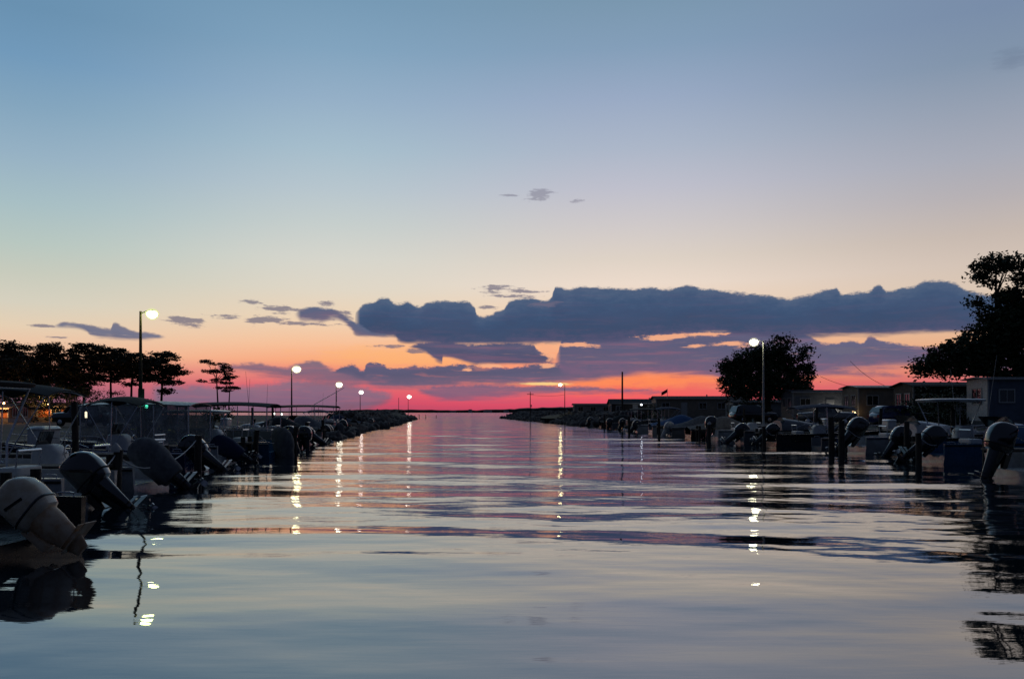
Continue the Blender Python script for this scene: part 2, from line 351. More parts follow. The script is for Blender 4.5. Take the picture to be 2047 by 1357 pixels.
# ------------------------------------------------------------------ water: one sheet, real ripples, finer close to the eye
def make_water():
    rs = np.concatenate([[0.8], np.geomspace(1.6, 420, 1500), np.geomspace(440, 9000, 40)])
    dense = np.linspace(-43, 43, 410); coarse = np.linspace(43, 317, 62)[1:-1]
    ang = np.radians(np.concatenate([dense, coarse])); na = len(ang)
    wide = (np.abs(((np.degrees(ang) + 180) % 360) - 180) <= 43).astype(float)
    Rr, An = np.meshgrid(rs, ang, indexing='ij'); X = Rr * np.sin(An); Y = Rr * np.cos(An)
    dr = np.gradient(rs)[:, None] + 0 * An
    Z = np.zeros_like(X)
    q = np.random.default_rng(23)
    def waves(n, l0, l1, slope, spread, fade=None):
        out = np.zeros_like(X)
        for i in range(n):
            lam = math.exp(q.uniform(math.log(l0), math.log(l1))); k = 2 * math.pi / lam
            th = q.normal(0, spread) + 0.10; kx, ky = k * math.sin(th), k * math.cos(th)
            a = slope / k * math.sqrt(2.0 / n); ph = q.uniform(0, 6.28)
            res = np.clip(lam / (dr * 5.0) - 0.4, 0, 1)
            # wandering crests
            w = 0.6 * np.sin(X * .31 / lam**.5 + ph * 3 + Y * .11) + 0.4 * np.sin(Y * .23 - X * .17 + ph)
            out += a * res * np.sin(kx * X + ky * Y + ph + w)
        return out
    patch = 0.5 + 0.5 * np.sin(Y * .21 + 1.3 * np.sin(X * .09 + 1) + .8) * np.sin(X * .13 + Y * .07 + 2.0)
    near = np.clip((Rr - 7) / 8.0, 0, 1)
    Z += waves(10, 4.0, 10.0, 0.014, .3)
    Z += waves(18, 1.5, 4.0, 0.0185, .22) * (0.85 + 0.15 * near)
    Z += waves(22, 0.5, 1.5, 0.015, .30) * (0.45 + 0.55 * near) * (0.45 + 0.55 * patch)
    Z += waves(14, 0.22, 0.5, 0.008, .5) * (0.3 + 0.7 * near) * patch
    Z *= wide[None, :]
    nr = len(rs); V = np.stack([X, Y, Z], -1).reshape(-1, 3)
    i = np.arange(nr - 1)[:, None] * na; j = np.arange(na)[None, :]; j2 = (j + 1) % na
    Fq = np.stack([i + j, i + na + j, i + na + j2, i + j2], -1).reshape(-1, 4)
    V = np.vstack([V, [[0, 0, 0]]])
    c = len(V) - 1
    fan = np.stack([np.full(na, c), np.arange(na), (np.arange(na) + 1) % na, (np.arange(na) + 1) % na], -1)
    m = bpy.data.materials.new('dusk water'); m.use_nodes = True; t = m.node_tree; b = t.nodes['Principled BSDF']; h = G(t)
    geo = nd(t, 'ShaderNodeNewGeometry'); s = nd(t, 'ShaderNodeSeparateXYZ'); t.links.new(geo.outputs['Position'], s.inputs[0])
    b.inputs['Base Color'].default_value = (.006, .017, .026, 1); b.inputs['IOR'].default_value = 1.85
    wind = h.noise(h.xyz(h.m('MULTIPLY', s.outputs[0], .012), h.m('MULTIPLY', s.outputs[1], .022), 0.0), 1.0, 3)
    far = h.step(s.outputs[1], 25.0, 150.0, .02, .10)
    ruf = h.m('ADD', far, h.step(wind, .56, .70, 0.0, .05))
    h.put(b.inputs['Roughness'], ruf)
    fine = h.noise(h.xyz(h.m('MULTIPLY', s.outputs[0], .6), h.m('MULTIPLY', s.outputs[1], 2.6), 0.0), 1.7, 4, .5)
    bn = nd(t, 'ShaderNodeBump'); bn.inputs['Distance'].default_value = 0.02
    h.put(bn.inputs['Strength'], h.step(s.outputs[1], 6.0, 26.0, 0.09, 0.40)); t.links.new(fine, bn.inputs['Height']); t.links.new(bn.outputs[0], b.inputs['Normal'])
    gl = nd(t, 'ShaderNodeBsdfGlossy'); gl.inputs['Color'].default_value = (.84, .93, 1.0, 1); h.put(gl.inputs['Roughness'], ruf); t.links.new(bn.outputs[0], gl.inputs['Normal'])
    mx = nd(t, 'ShaderNodeMixShader'); mx.inputs[0].default_value = .15; t.links.new(b.outputs[0], mx.inputs[1]); t.links.new(gl.outputs[0], mx.inputs[2])
    t.links.new(mx.outputs[0], t.nodes['Material Output'].inputs['Surface'])
    o = bulk('water', V, Fq, m, smooth=True); tag(o, kind='structure')
    return o
make_water()

# ------------------------------------------------------------------ land
LE = [(-40,-2.0),(0,-5.4),(11,-6.5),(16.7,-9.6),(21,-9.9),(27,-11.1),(35,-11.0),(56,-11.8),(86,-14.6),(128,-17.9),(213,-25.6)]   # (Y, X) of the slip mouths, left
RE = [(-40,16.0),(24,15.2),(46,14.9),(64,13.4),(90,11.9),(128,7.9),(246,-3.6)]
def at(tab, y):
    ys = [a for a, _ in tab]; xs = [b for _, b in tab]; return float(np.interp(y, ys, xs))
def land(name, pts, z, m, base=-1.5):
    mb = MB(); n = len(pts)
    mb.add([(x, y, z) for x, y in pts] + [(x, y, base) for x, y in pts], [tuple(range(n))] + [(i, n + i, n + (i+1) % n, (i+1) % n) for i in range(n)])
    o = mb.build(name, m, smooth=0); tag(o, kind='structure'); return o
qL = [(at(LE, y) - 7.6, y) for y in (-40, 0, 11, 16.7, 27, 56, 86, 120)]
land('ground', qL + [(-27.5, 150), (-33, 215), (-40, 235), (-120, 300), (-600, 900), (-3000, 1500), (-3000, -60), (-60, -60)], 0.82, GRASS)
qR = [(at(RE, y) + 7.6, y) for y in (-40, 24, 46, 64, 90, 118)]
land('ground', [(3000, -60), (3000, 1500), (600, 900), (120, 330), (20, 262), (4, 243), (12, 180)] + qR[::-1], 0.86, GRASS)
# grass mounds behind the rocks
def far_shore():
    n = 420; xs = np.linspace(-2600, 2600, n); q = np.random.default_rng(3)
    h = 6 + 3.0 * np.sin(xs * .004 + 1) + 2.2 * np.sin(xs * .013) + q.uniform(0, 2.2, n)
    h = np.clip(h + np.clip(xs - 0, 0, 260) * .02, 3.5, 18)
    y = 2100 + 60 * np.sin(xs * .002)
    rows = [[(x, yy, -1) for x, yy in zip(xs, y)], [(x, yy, hh * .8) for x, yy, hh in zip(xs, y, h)], [(x, yy + 25, hh) for x, yy, hh in zip(xs, y, h)],
            [(x, yy + 160, hh * .9) for x, yy, hh in zip(xs, y, h)], [(x, yy + 200, -1) for x, yy in zip(xs, y)]]
    o = MB().grid(rows).build('distant_woods', mat('far woods', (.05,.04,.035), .9, scale=.02)); tag(o, 'low dark strip of woods along the far shore of the bay', 'woods', kind='stuff')
far_shore()
def riprap(name, tab, y0, y1, side, label, n, width=5.0, top=1.15, seed=1):
    q = random.Random(seed); V = []; Fs = []
    import bmesh
    bm = bmesh.new(); bmesh.ops.create_icosphere(bm, subdivisions=1, radius=1); sv = np.array([v.co[:] for v in bm.verts]); sf = np.array([[v.index for v in f.verts] for f in bm.faces]); bm.free()
    for i in range(n):
        y = q.uniform(y0, y1); t = q.random(); x = at(tab, y) + side * (t * width); z = -0.1 + min(1, t * 1.6) * top * q.uniform(.75, 1.05)
        r = q.uniform(.35, .95) * (1 if y < 170 else 1.15)
        pert = np.random.default_rng(i + seed * 1000).uniform(.65, 1.15, (len(sv), 1))
        m3 = np.array(Euler((q.uniform(0, 6), q.uniform(0, 6), q.uniform(0, 6))).to_matrix())
        vv = (sv * pert * np.array([1, q.uniform(.6, 1), q.uniform(.5, .8)]) * r) @ m3.T + np.array([x, y, z])
        Fs.append(sf + len(V) * len(sv)); V.append(vv)
    o = bulk(name, np.vstack(V), np.vstack(Fs), ROCK); tag(o, label, 'rocks', kind='stuff')
riprap('breakwater_rocks', LE, 100, 216, -1, 'rough stone breakwater along the left side of the channel mouth', 1000, 7.5, 1.65, 1)
riprap('breakwater_rocks', RE, 108, 250, 1, 'rough stone breakwater along the right side of the channel mouth', 1150, 8.5, 1.7, 2)
riprap('breakwater_rocks', [(y, x - .6) for y, x in LE], 58, 102, -1, 'dark rubble at the water line under the far boats of the left bank', 420, 6.5, .55, 3)
def mound(px0, px1, d, top, label):
    a, b = P(px0, d, 0), P(px1, d, 0); rows = []
    for j in range(9):
        v = j / 8; row = []
        for i in range(25):
            u = i / 24; x = a.x + (b.x - a.x) * u; y = d - 6 + 30 * v
            hgt = .8 + (top - .8) * math.sin(math.pi * u)**.7 * math.sin(math.pi * v)**.8 * (1 + .12 * math.sin(9 * u + 5 * v))
            row.append((x, y, hgt))
        rows.append(row)
    o = MB().grid(rows).build('terrain', GRASS); tag(o, kind='structure')
mound(1085, 1190, 150, 1.75, ''); mound(745, 800, 165, 1.7, '')
# bulkheads
def seawall(tab, off, ys, label, side):
    t = thing('seawall', (0, 0, 0), label, 'seawall')
    a = MB(); c = MB()
    pts = [(at(tab, y) + off, y) for y in ys]
    for (x0, y0), (x1, y1) in zip(pts, pts[1:]):
        L = math.hypot(x1 - x0, y1 - y0); an = math.atan2(y1 - y0, x1 - x0)
        a.box(((x0 + x1)/2 - side*.12, (y0 + y1)/2, .1), (L, .16, 1.7), (0, 0, an))
        c.box(((x0 + x1)/2 - side*.55, (y0 + y1)/2, .91), (L + .2, 1.3, .08), (0, 0, an))
    a.build('retaining_board', TIMB, t); c.build('walkway', DECK, t)
ysL = [-40, 0, 11, 16.7, 27, 56, 86, 120]; ysR = [-40, 24, 46, 64, 90, 118]
seawall(LE, -7.6, ysL, 'timber bulkhead and walkway behind the boats on the left bank', -1)
seawall(RE, 7.6, ysR, 'timber bulkhead and walkway behind the boats on the right bank', 1)
# ------------------------------------------------------------------ boats
def outboard(parent, x, z, tilt, cowl_m, leg_m, s=1.0, leg=1.0, y=0.0, cover=None, prop=True, stripe=None, name='outboard_motor', turn=0.0, fat=1.0):
    T = Matrix.Translation((x, y, z)) @ Matrix.Rotation(R(turn), 4, 'Z') @ Matrix.Rotation(R(tilt), 4, 'Y') @ Matrix.Scale(s, 4)
    k = leg
    m = MB()
    m.loft([(-.02 - .95*k, -.33, 0, .12, .035), (-.75*k, -.33, 0, .15*fat, .05*fat), (-.60*k, -.32, 0, .17*fat, .075*fat), (-.3*k, -.30, 0, .20*fat, .11*fat), (-.1, -.28, 0, .23*fat, .145*fat), (.13, -.27, 0, .26*(fat*.5+.5), .18*(fat*.5+.5))], n=20, e=2.2)
    m.box((-.45, 0, -.72*k), (.66, .30, .018)); m.box((-.40, 0, -.60*k), (.5, .2, .014))
    m.box((-.01, 0, -.12), (.10, .30, .42)); m.box((.06, .12, -.05), (.05, .04, .5)); m.box((.06, -.12, -.05), (.05, .04, .5))
    body = m.xf(T).build(name, leg_m, parent)
    if cover is None:
        c = MB().loft([(.10, -.26, 0, .22, .16), (.15, -.27, 0, .34, .22), (.30, -.28, 0, .38, .25), (.52, -.29, 0, .385, .255), (.72, -.28, 0, .37, .245), (.86, -.24, 0, .32, .21), (.95, -.20, 0, .24, .15), (.985, -.18, 0, .12, .07)], n=28, e=3.3)
        c.xf(T).build('cowl', cowl_m, body, smooth=50)
        sm = MB().loft([(.275, -.28, 0, .384, .254), (.285, -.28, 0, .396, .266), (.305, -.28, 0, .396, .266), (.315, -.28, 0, .386, .256)], n=28, e=3.3)
        sm.xf(T).build('cowl_seam', stripe or RUB, body, smooth=50)
        if stripe:
            for sy in (-1, 1): MB().box((-.26, sy * .256, .54), (.36, .012, .045), (0, -.3, 0)).xf(T).build('side_stripe', stripe, body)
    else:
        rnd = random.Random(int(x * 991 + z * 77))
        secs = []
        for i, (zz, cx, a, b_) in enumerate([(-.42*k, -.30, .30, .22), (-.30*k, -.30, .34, .25), (-.05, -.28, .38, .27), (.2, -.28, .42, .30), (.45, -.28, .43, .30), (.7, -.27, .41, .28), (.88, -.24, .33, .22), (.98, -.22, .2, .14), (1.0, -.21, .07, .05)]):
            secs.append((zz, cx + rnd.uniform(-.015, .015), rnd.uniform(-.01, .01), a * rnd.uniform(.96, 1.04), b_ * rnd.uniform(.95, 1.05)))
        MB().loft(secs, n=24, e=2.3).xf(T).build('engine_cover', cover, body, smooth=60)
    if prop:
        gz = -.98 * k
        gc = MB().loft([(-.66, 0, gz, .045, .045), (-.5, 0, gz, .08, .08), (-.25, 0, gz, .09, .09), (-.08, 0, gz, .06, .06), (-.02, 0, gz, .015, .015)], axis='x', n=14, e=2)
        gc.add([(-.52, .01, gz - .07), (-.2, .01, gz - .07), (-.45, .006, gz - .28), (-.52, -.01, gz - .07), (-.2, -.01, gz - .07), (-.45, -.006, gz - .28)], [(0, 1, 2), (5, 4, 3), (0, 3, 4, 1), (1, 4, 5, 2), (2, 5, 3, 0)])
        gc.xf(T).build('gearcase', leg_m, body)
        pr = MB().loft([(-.80, 0, gz, .03, .03), (-.66, 0, gz, .05, .05)], axis='x', n=12, e=2)
        for i in range(3):
            a = i * 2.094 + .4; u = Vector((0, math.cos(a), math.sin(a))); w = Vector((0, -math.sin(a), math.cos(a))); c0 = Vector((-.73, 0, gz))
            rows = [[c0 + u * r_ + w * (s_ * wd) + Vector((s_ * .05, 0, 0)) for s_ in (-1, 0, 1)] for r_, wd in ((.04, .03), (.1, .08), (.16, .08), (.2, .03))]
            pr.grid(rows, thick=(.008, 0, 0))
        pr.xf(T).build('propeller', PROPM, body)
    return body

def hull_mesh(L, B, fb, draft=.35, rake=.5, sheer=.35, deck=.45, flare=1.0):
    """bow towards +x, stern at x=0, waterline z=0"""
    mb = MB(); rows = []
    N = 14
    for i in range(N + 1):
        t = i / N; x = L * t
        hb = B/2 * (1 - max(0, (t - .45) / .55)**2.3) * (0.94 + .06 * min(1, t * 5)); hb = max(hb, .03)
        zs = fb * (1 + sheer * t**1.8)
        zk = -draft + (draft + fb * .75) * max(0, (t - .62) / .38)**2.2
        bc = hb * (.86 - .35 * max(0, t - .4)); zc = zk + (.22 + .25 * t) * min(1, (zs - zk))
        xr = x + rake * max(0, t - .5) * 2 * .55
        g_ = .11 if hb > .2 else hb * .4; dz = zs - deck if t < .66 else zs - deck * max(.04, (1 - (t - .66) / .12))
        dz = min(zs - .03, dz)
        half = [(bc * .02, zk), (bc, zc), (hb * .97, zc + (zs - zc) * .45), (hb, zs - .06), (hb * 1.015, zs), (max(hb - g_, .01), zs + .005), (max(hb - g_ * 1.1, .008), dz)]
        pts = [(xr if z > zc + .1 else x, y, z) for y, z in half] + [(xr if z > zc + .1 else x, -y, z) for y, z in reversed(half)]
        rows.append(pts)
    n = len(rows[0]); vs = [p for r in rows for p in r]; fs = []
    for i in range(N):
        for k in range(n): fs.append((i*n+k, (i+1)*n+k, (i+1)*n+(k+1)%n, i*n+(k+1)%n))
    fs.append(tuple(range(n))); fs.append(tuple(N*n + k for k in reversed(range(n))))
    return mb.add(vs, fs)

def arch_canopy(x0, x1, w, z, rise_x=.12, rise_y=.14, thick=.03, drop=.0, skirt=.0):
    rows = []
    for i in range(13):
        u = i / 12; row = []
        for j in range(11):
            v = j / 10 * 2 - 1
            row.append((x0 + (x1 - x0) * u, v * w / 2, z + rise_x * (1 - (2*u - 1)**2) - rise_x - rise_y * v * v - drop * u - (skirt if abs(v) == 1 or i in (0, 12) else 0)))
        rows.append(row)
    return MB().grid(rows, thick=(0, 0, -thick))

def boat(side, px, Y, label, cat='boat', L=6.4, B=2.35, fb=.72, hull=None, motor=None, mt=None, tilt=40, mz=None, ms=.92, leg=1.0, cover=None, top=None, topm=None, topz=2.25,
         tx=(1.8, 4.2), console=True, cabin=False, tarp=None, rail=True, ladder=False, seat=True, stripe=None, antenna=0, prop=True, yaw=0.0, group=None, encl=None, strake=None, twin=False, mstripe=None, name='motor_boat', fat=1.0):
    X = (px - PXC) / F * Y
    t = thing(name, (X, Y, 0), label, cat, group, rz=(math.pi if side < 0 else 0) + R(yaw))
    hull = hull or GEL
    hm = hull_mesh(L, B, fb).build('hull', hull, t, smooth=35)
    rr = MB(); n = 14
    for sy in (-1, 1):
        pts = []
        for i in range(n + 1):
            u = i / n; hb = max(.03, B/2 * (1 - max(0, (u - .45) / .55)**2.3) * (0.94 + .06 * min(1, u * 5)))
            pts.append((L * u + .5 * max(0, u - .5) * 1.1, sy * (hb * 1.02), fb * (1 + .35 * u**1.8) - .07))
        rr.tube(pts, .028, 6)
    rr.build('rub_rail', RUB if stripe is None else stripe, t)
    if mt is None: mt = COWLK
    mz = fb * .62 - .18 if mz is None else mz; tilt = tilt + ((int(px) * 37) % 23 - 11) * .8; ms = ms * (.9 + ((int(px) * 53) % 17) * .012)
    ys = (-.36, .36) if twin else (0,)
    for yy in ys:
        if motor != 'none': outboard(t, -.06, mz, tilt, mt, MOTTLE if mt is COWLW else mt, ms, leg, yy, cover, prop, mstripe, fat=fat)
    dk = fb - .45
    if tarp:
        rows = []
        for i in range(17):
            u = i / 16; row = []
            hb = B/2 * (1 - max(0, (u * .95 - .45) / .55)**2.3) + .03
            ridge = fb + .12 + .75 * math.exp(-((u - .45) / .24)**2) + .1 * u
            for j in range(13):
                v = j / 12 * 2 - 1
                edge = fb * (1 + .35 * u**1.8) - .12
                row.append((-.05 + L * .96 * u + .3 * u, v * hb, edge + (ridge - edge) * (1 - abs(v)**1.5) + .035 * math.sin(17 * u + 5 * v) * (1 - abs(v))))
            rows.append(row)
        MB().grid(rows, thick=(0, 0, -.02)).build('boat_cover', tarp, t, smooth=60)
        console = seat = rail = False
    if console:
        c = MB().loft([(dk, L*.42, 0, .42, .36), (dk + .75, L*.42, 0, .38, .34), (dk + .95, L*.43, 0, .28, .32), (dk + .98, L*.43, 0, .2, .26)], n=20, e=4)
        cc = c.build('console', VINYL, t)
        MB().grid([[(L*.42 + .30 - .1*abs(v)/.33 - .14*w, v, dk + .9 + .42 * w) for v in (-.33, -.17, 0, .17, .33)] for w in (0, .5, 1)], thick=(.012, 0, 0)).build('windscreen', GLASS, cc)
        w = MB(); pts = [(L*.42 - .46, .17 * math.cos(a), dk + .78 + .17 * math.sin(a)) for a in [i * math.pi / 8 for i in range(17)]]; w.tube(pts, .014, 6); w.tube([(L*.42 - .36, 0, dk + .72), (L*.42 - .46, 0, dk + .78)], .02, 6)
        w.build('steering_wheel', STEEL, cc)
    if seat:
        s = MB().loft([(dk + .45, L*.24, 0, .24, .48), (dk + .52, L*.24, 0, .25, .49), (dk + .60, L*.24, 0, .24, .48), (dk + .615, L*.24, 0, .2, .44)], n=20, e=5)
        ss = s.build('seat', VINYL, t)
        f = MB()
        for sy in (-1, 1):
            f.tube([(L*.24 + .15, sy*.4, dk), (L*.24 + .12, sy*.4, dk + .46)], .022); f.tube([(L*.24 - .15, sy*.4, dk), (L*.24 - .12, sy*.4, dk + .46)], .022)
            f.tube([(L*.24 - .15, sy*.4, dk + .45), (L*.24 - .2, sy*.4, dk + .95)], .018)
        f.tube([(L*.24 - .2, -.4, dk + .95), (L*.24 - .2, .4, dk + .95)], .03)
        f.build('seat_frame', ALU, ss)
    if rail:
        r_ = MB()
        for sy in (-1, 1):
            pts = []
            for i in range(9):
                u = .5 + .48 * i / 8; hb = max(.02, B/2 * (1 - max(0, (u - .45) / .55)**2.3)) - .08
                pts.append(Vector((L * u + .5 * max(0, u - .5) * 1.1, sy * max(hb, .02), fb * (1 + .35 * u**1.8) + .05 + .25 * min(1, i / 2))))
            r_.tube(pts, .014, 6)
            for i in (2, 4, 6): r_.tube([pts[i], pts[i] - Vector((0, 0, .3))], .012, 6)
        r_.build('bow_rail', STEEL, t)
    if cabin:
        c = MB().loft([(L*.40, 0, dk + .55, B*.40, .55), (L*.45, 0, dk + .62, B*.40, .62), (L*.62, 0, dk + .55, B*.36, .55), (L*.78, 0, fb + .12, B*.27, .34), (L*.92, 0, fb + .16, B*.12, .2), (L*.97, 0, fb + .16, .04, .05)], axis='x', n=20, e=3)
        cb = c.build('cabin', hull if hull is not GELK else GEL, t)
        MB().grid([[(L*.40 + .35 - .35*w - .2*abs(v), v * B*.42, dk + 1.05 + .42 * w) for v in (-1, -.6, -.2, .2, .6, 1)] for w in (0, .5, 1)], thick=(.02, 0, 0)).build('windscreen', GLASS, t)
    if ladder:
        l = MB()
        for zz in (.0, .14, .28, .42, .56): l.tube([(.12, -.9, fb + zz), (.12, -.05, fb + zz + .02)], .014, 6)
        for yy in (-.9, -.5, -.05): l.tube([(.12, yy, fb - .1), (.12, yy, fb + .6)], .02, 6)
        l.tube([(.12, -1.0, fb + .62), (.12, 0.05, fb + .64)], .028, 6)
        l.build('stern_rail', ALU, t)
    tm = topm or CANB; w = B * .86
    if top:
        x0, x1 = tx
        fr = MB(); zb = fb
        if top == 'ttop':
            o = MB().loft([(topz - .09, (x0+x1)/2, 0, (x1-x0)/2, w/2), (topz - .02, (x0+x1)/2, 0, (x1-x0)/2 + .03, w/2 + .03), (topz, (x0+x1)/2, 0, (x1-x0)/2, w/2), (topz + .03, (x0+x1)/2, 0, (x1-x0)/2 - .2, w/2 - .2)], n=28, e=5).build('t_top', tm, t)
            for sy in (-1, 1):
                MB().tube([(x0 + .45, sy*.46, dk + .9), (x1 - .5, sy*.46, dk + 1.0)], .018, 6).build('side_bar', ALU, o)
            for xa, xb in ((x0 + .45, x0 + .2), (x1 - .5, x1 - .3)):
                MB().tube([(xa, -.45, dk), (xa, -.47, dk + 1.1), (xb, -w * .42, topz - .11), (xb, w * .42, topz - .11), (xa, .47, dk + 1.1), (xa, .45, dk)], .026, 8).build('support_bow', ALU, o)
        elif top == 'bimini':
            o = arch_canopy(x0, x1, w, topz, .16, .16).build('bimini_canopy', tm, t, smooth=60)
            xm = (x0 + x1) / 2
            for xt in (x0 + .06, xm, x1 - .06):
                dz_ = -.16 * (2 * (xt - x0) / (x1 - x0) - 1)**2
                arc = [(xt, v * w * .49, topz - .05 + dz_ - .16 * v * v) for v in (-1, -.75, -.5, -.25, 0, .25, .5, .75, 1)]
                MB().tube([(xm, -B * .46, zb)] + arc + [(xm, B * .46, zb)], .016, 6).build('canopy_bow', ALU, o)
        elif top == 'enclosed':
            o = arch_canopy(x0, x1, B * .95, topz, .07, .12, .04).build('hard_top', tm, t, smooth=60)
            xs = [x0 + .08, x0 + (x1-x0)*.33, x0 + (x1-x0)*.66, x1 - .08]
            for sy in (-1, 1):
                for xt in xs: MB().tube([(xt, sy * B*.46, dk), (xt, sy * B*.46, topz - .16)], .028, 8).build('canopy_post', ALU, o)
            em = encl or CLEAR
            for sy in (-1, 1):
                for a, b in zip(xs, xs[1:]):
                    rows = [[(a + .04 + (b - a - .08) * i / 8, sy * (B*.465 + .025 * math.sin(i * 1.3 + w_ * 2.1)), fb + .1 + (topz - .28 - fb) * w_ / 5) for i in range(9)] for w_ in range(6)]
                    MB().grid(rows, thick=(0, -sy * .008, 0)).build('curtain', em, o, smooth=60)
    if Y < 62 and not tarp:
        for fx, sy in ((L*.18, -1), (L*.5, -1), (L*.22, 1)):
            if (int(px) + int(fx * 10)) % 3 == 0: continue
            q = Vector((fx, sy * (B/2 + .12), fb - .42))
            MB().loft([(q.z - .3, q.x, q.y, .02, .02), (q.z - .27, q.x, q.y, .09, .09), (q.z + .2, q.x, q.y, .1, .1), (q.z + .27, q.x, q.y, .03, .03), (fb - .02, q.x, q.y - sy*.06, .012, .012)], n=12, e=2).build('fender', VINYL if px < 1000 else GELB, t)
        for sy in (-1, 1): MB().tube([(.14, sy*(B/2 - .16), fb), (.14, sy*(B/2 - .16), fb + .06), (.2, sy*(B/2 - .16), fb + .07), (.34, sy*(B/2 - .16), fb + .07), (.4, sy*(B/2 - .16), fb + .06), (.4, sy*(B/2 - .16), fb)], .014, 6).build('cleat', STEEL, t)
    for i in range(antenna):
        a = MB().tube([(L*.45 + .3*i, (-1)**i * .8, fb), (L*.45 + .9*i - .2, (-1)**i * 1.0, fb + 3.1 + .5*i)], .016, 6, .006); a.build('antenna', TRIM, t)
    return t

def pontoon(side, px, Y, label, L=7.0, B=2.5, topm=None, topz=2.4, tx=(.5, 6.2), fencem=None, encl=None, mt=None, cover=None, tilt=20, yaw=0):
    X = (px - PXC) / F * Y
    t = thing('pontoon_boat', (X, Y, 0), label, 'pontoon boat', rz=(math.pi if side < 0 else 0) + R(yaw))
    for sy in (-1, 1):
        MB().loft([(.1, sy*.85, .05, .1, .1), (.3, sy*.85, .05, .3, .3), (L - .9, sy*.85, .05, .3, .3), (L - .3, sy*.85, .16, .2, .2), (L + .05, sy*.85, .28, .04, .04)], axis='x', n=16, e=2).build('pontoon', ALU, t)
    MB().box((L/2, 0, .42), (L, B, .1)).build('deck', DECK, t)
    f = MB(); pan = MB()
    for a, b in (((.5, -B/2+.05), (L-.3, -B/2+.05)), ((.5, B/2-.05), (L-.3, B/2-.05)), ((L-.3, -B/2+.05), (L-.3, -.4)), ((L-.3, .4), (L-.3, B/2-.05)), ((.5, -B/2+.05), (.5, -.4)), ((.5, .4), (.5, B/2-.05))):
        n = max(1, int(math.hypot(b[0]-a[0], b[1]-a[1]) / .9))
        f.tube([(a[0], a[1], 1.12), (b[0], b[1], 1.12)], .022, 6)
        for i in range(n + 1):
            u = i / n; f.tube([(a[0]+(b[0]-a[0])*u, a[1]+(b[1]-a[1])*u, .47), (a[0]+(b[0]-a[0])*u, a[1]+(b[1]-a[1])*u, 1.12)], .016, 6)
        pan.box(((a[0]+b[0])/2, (a[1]+b[1])/2, .79), (max(.02, abs(b[0]-a[0]) - .04), max(.02, abs(b[1]-a[1]) - .04), .5))
    fo = f.build('fence_rail', ALU, t); pan.build('fence_panel', fencem or GEL, fo)
    for (cx, cy) in ((1.2, .85), (1.2, -.85), (L - 1.6, .85)):
        s = MB().loft([(.47, cx, cy, .55, .28), (.85, cx, cy, .55, .28), (.9, cx, cy, .5, .24)], n=16, e=6); s.box((cx, cy + (.24 if cy > 0 else -.24), 1.05), (1.05, .12, .35)); s.build('bench_seat', VINYL, t)
    MB().loft([(.47, L*.55, -.6, .3, .3), (1.2, L*.55, -.6, .26, .28), (1.3, L*.56, -.6, .15, .22)], n=16, e=4).build('console', VINYL, t)
    outboard(t, -.05, .42, tilt, mt or COWLK, mt or COWLK, .85, 1.0, 0, cover)
    if topm:
        x0, x1 = tx
        o = arch_canopy(x0, x1, B * .98, topz, .10, .14, .05).build('canopy', topm, t, smooth=60)
        fr = MB(); xs = [x0 + .1, x0 + (x1-x0)/3, x0 + (x1-x0)*2/3, x1 - .1]
        for sy in (-1, 1):
            for xt in xs: MB().tube([(xt, sy*(B/2-.06), 1.1), (xt, sy*(B/2-.06), topz - .22)], .022, 6).build('canopy_post', ALU, o)
        if encl:
            for sy in (-1, 1):
                for a, b in zip(xs, xs[1:]):
                    rows = [[(a + .03 + (b - a - .06) * i / 9, sy * (B/2 - .03 + .03 * math.sin(i * 1.7 + w_)), 1.1 + (topz - 1.34) * w_ / 5) for i in range(10)] for w_ in range(6)]
                    MB().grid(rows, thick=(0, -sy * .01, 0)).build('curtain', encl, o, smooth=60)
    return t

# left bank, nearest first (px = photo column of the transom)
boat(-1, 68, 11.0, 'nearest white boat on the left, its big weathered white outboard tilted over the water', hull=GELK, fat=1.22, mt=COWLW, tilt=52, mz=.30, ms=.92, leg=.78, prop=False, L=6.8, fb=.72, yaw=-6, B=2.4, mstripe=GELK)
boat(-1, 182, 16.7, 'white open boat with a glossy black outboard, second from the left edge', mt=COWLK, tilt=40, mz=.20, ms=1.0, L=6.2, fb=.7, top='ttop', topm=CANK, topz=2.62, tx=(1.6, 3.3), seat=True)
boat(-1, 305, 21.0, 'boat with a white ladder-like stern rail and a pale grey canvas engine cover', mt=COWLK, cover=CANG, tilt=44, mz=.34, ms=.92, ladder=True, L=6.4, fb=.62, top='bimini', topm=CANK, topz=2.72, tx=(2.2, 4.4))
boat(-1, 395, 27.0, 'dark blue hulled boat with a black outboard under a curved dark bimini', hull=GELB, mt=COWLK, tilt=50, mz=.26, ms=1.0, L=6.2, top='bimini', topm=CANK, topz=2.52, tx=(1.5, 3.3), stripe=STEEL)
boat(-1, 455, 31.0, 'boat with a navy canvas engine cover and pale clear curtains under its hard top', mt=COWLK, cover=CANB, tilt=48, mz=.26, ms=.9, L=6.6, top='enclosed', topm=GELG, topz=2.42, tx=(1.0, 5.2), seat=False, encl=CLEAR)
boat(-1, 552, 35.0, 'blue and white boat with a rounded grey canvas engine cover at the channel edge', hull=GELT, mt=COWLK, cover=CANG, tilt=18, mz=.22, ms=.98, L=6.4, stripe=TRIM, top='ttop', topm=GEL, topz=2.05, tx=(2.2, 4.6))
pontoon(-1, 575, 40.5, 'pontoon boat with a long flat black canopy and grey side curtains', topm=CANK, topz=2.5, L=7.2, tx=(.6, 5.2), encl=None, fencem=GELG)
boat(-1, 600, 45.0, 'dark hulled boat with a black outboard beside the black-topped pontoon', hull=GELK, tilt=8, L=6, top=None, antenna=2)
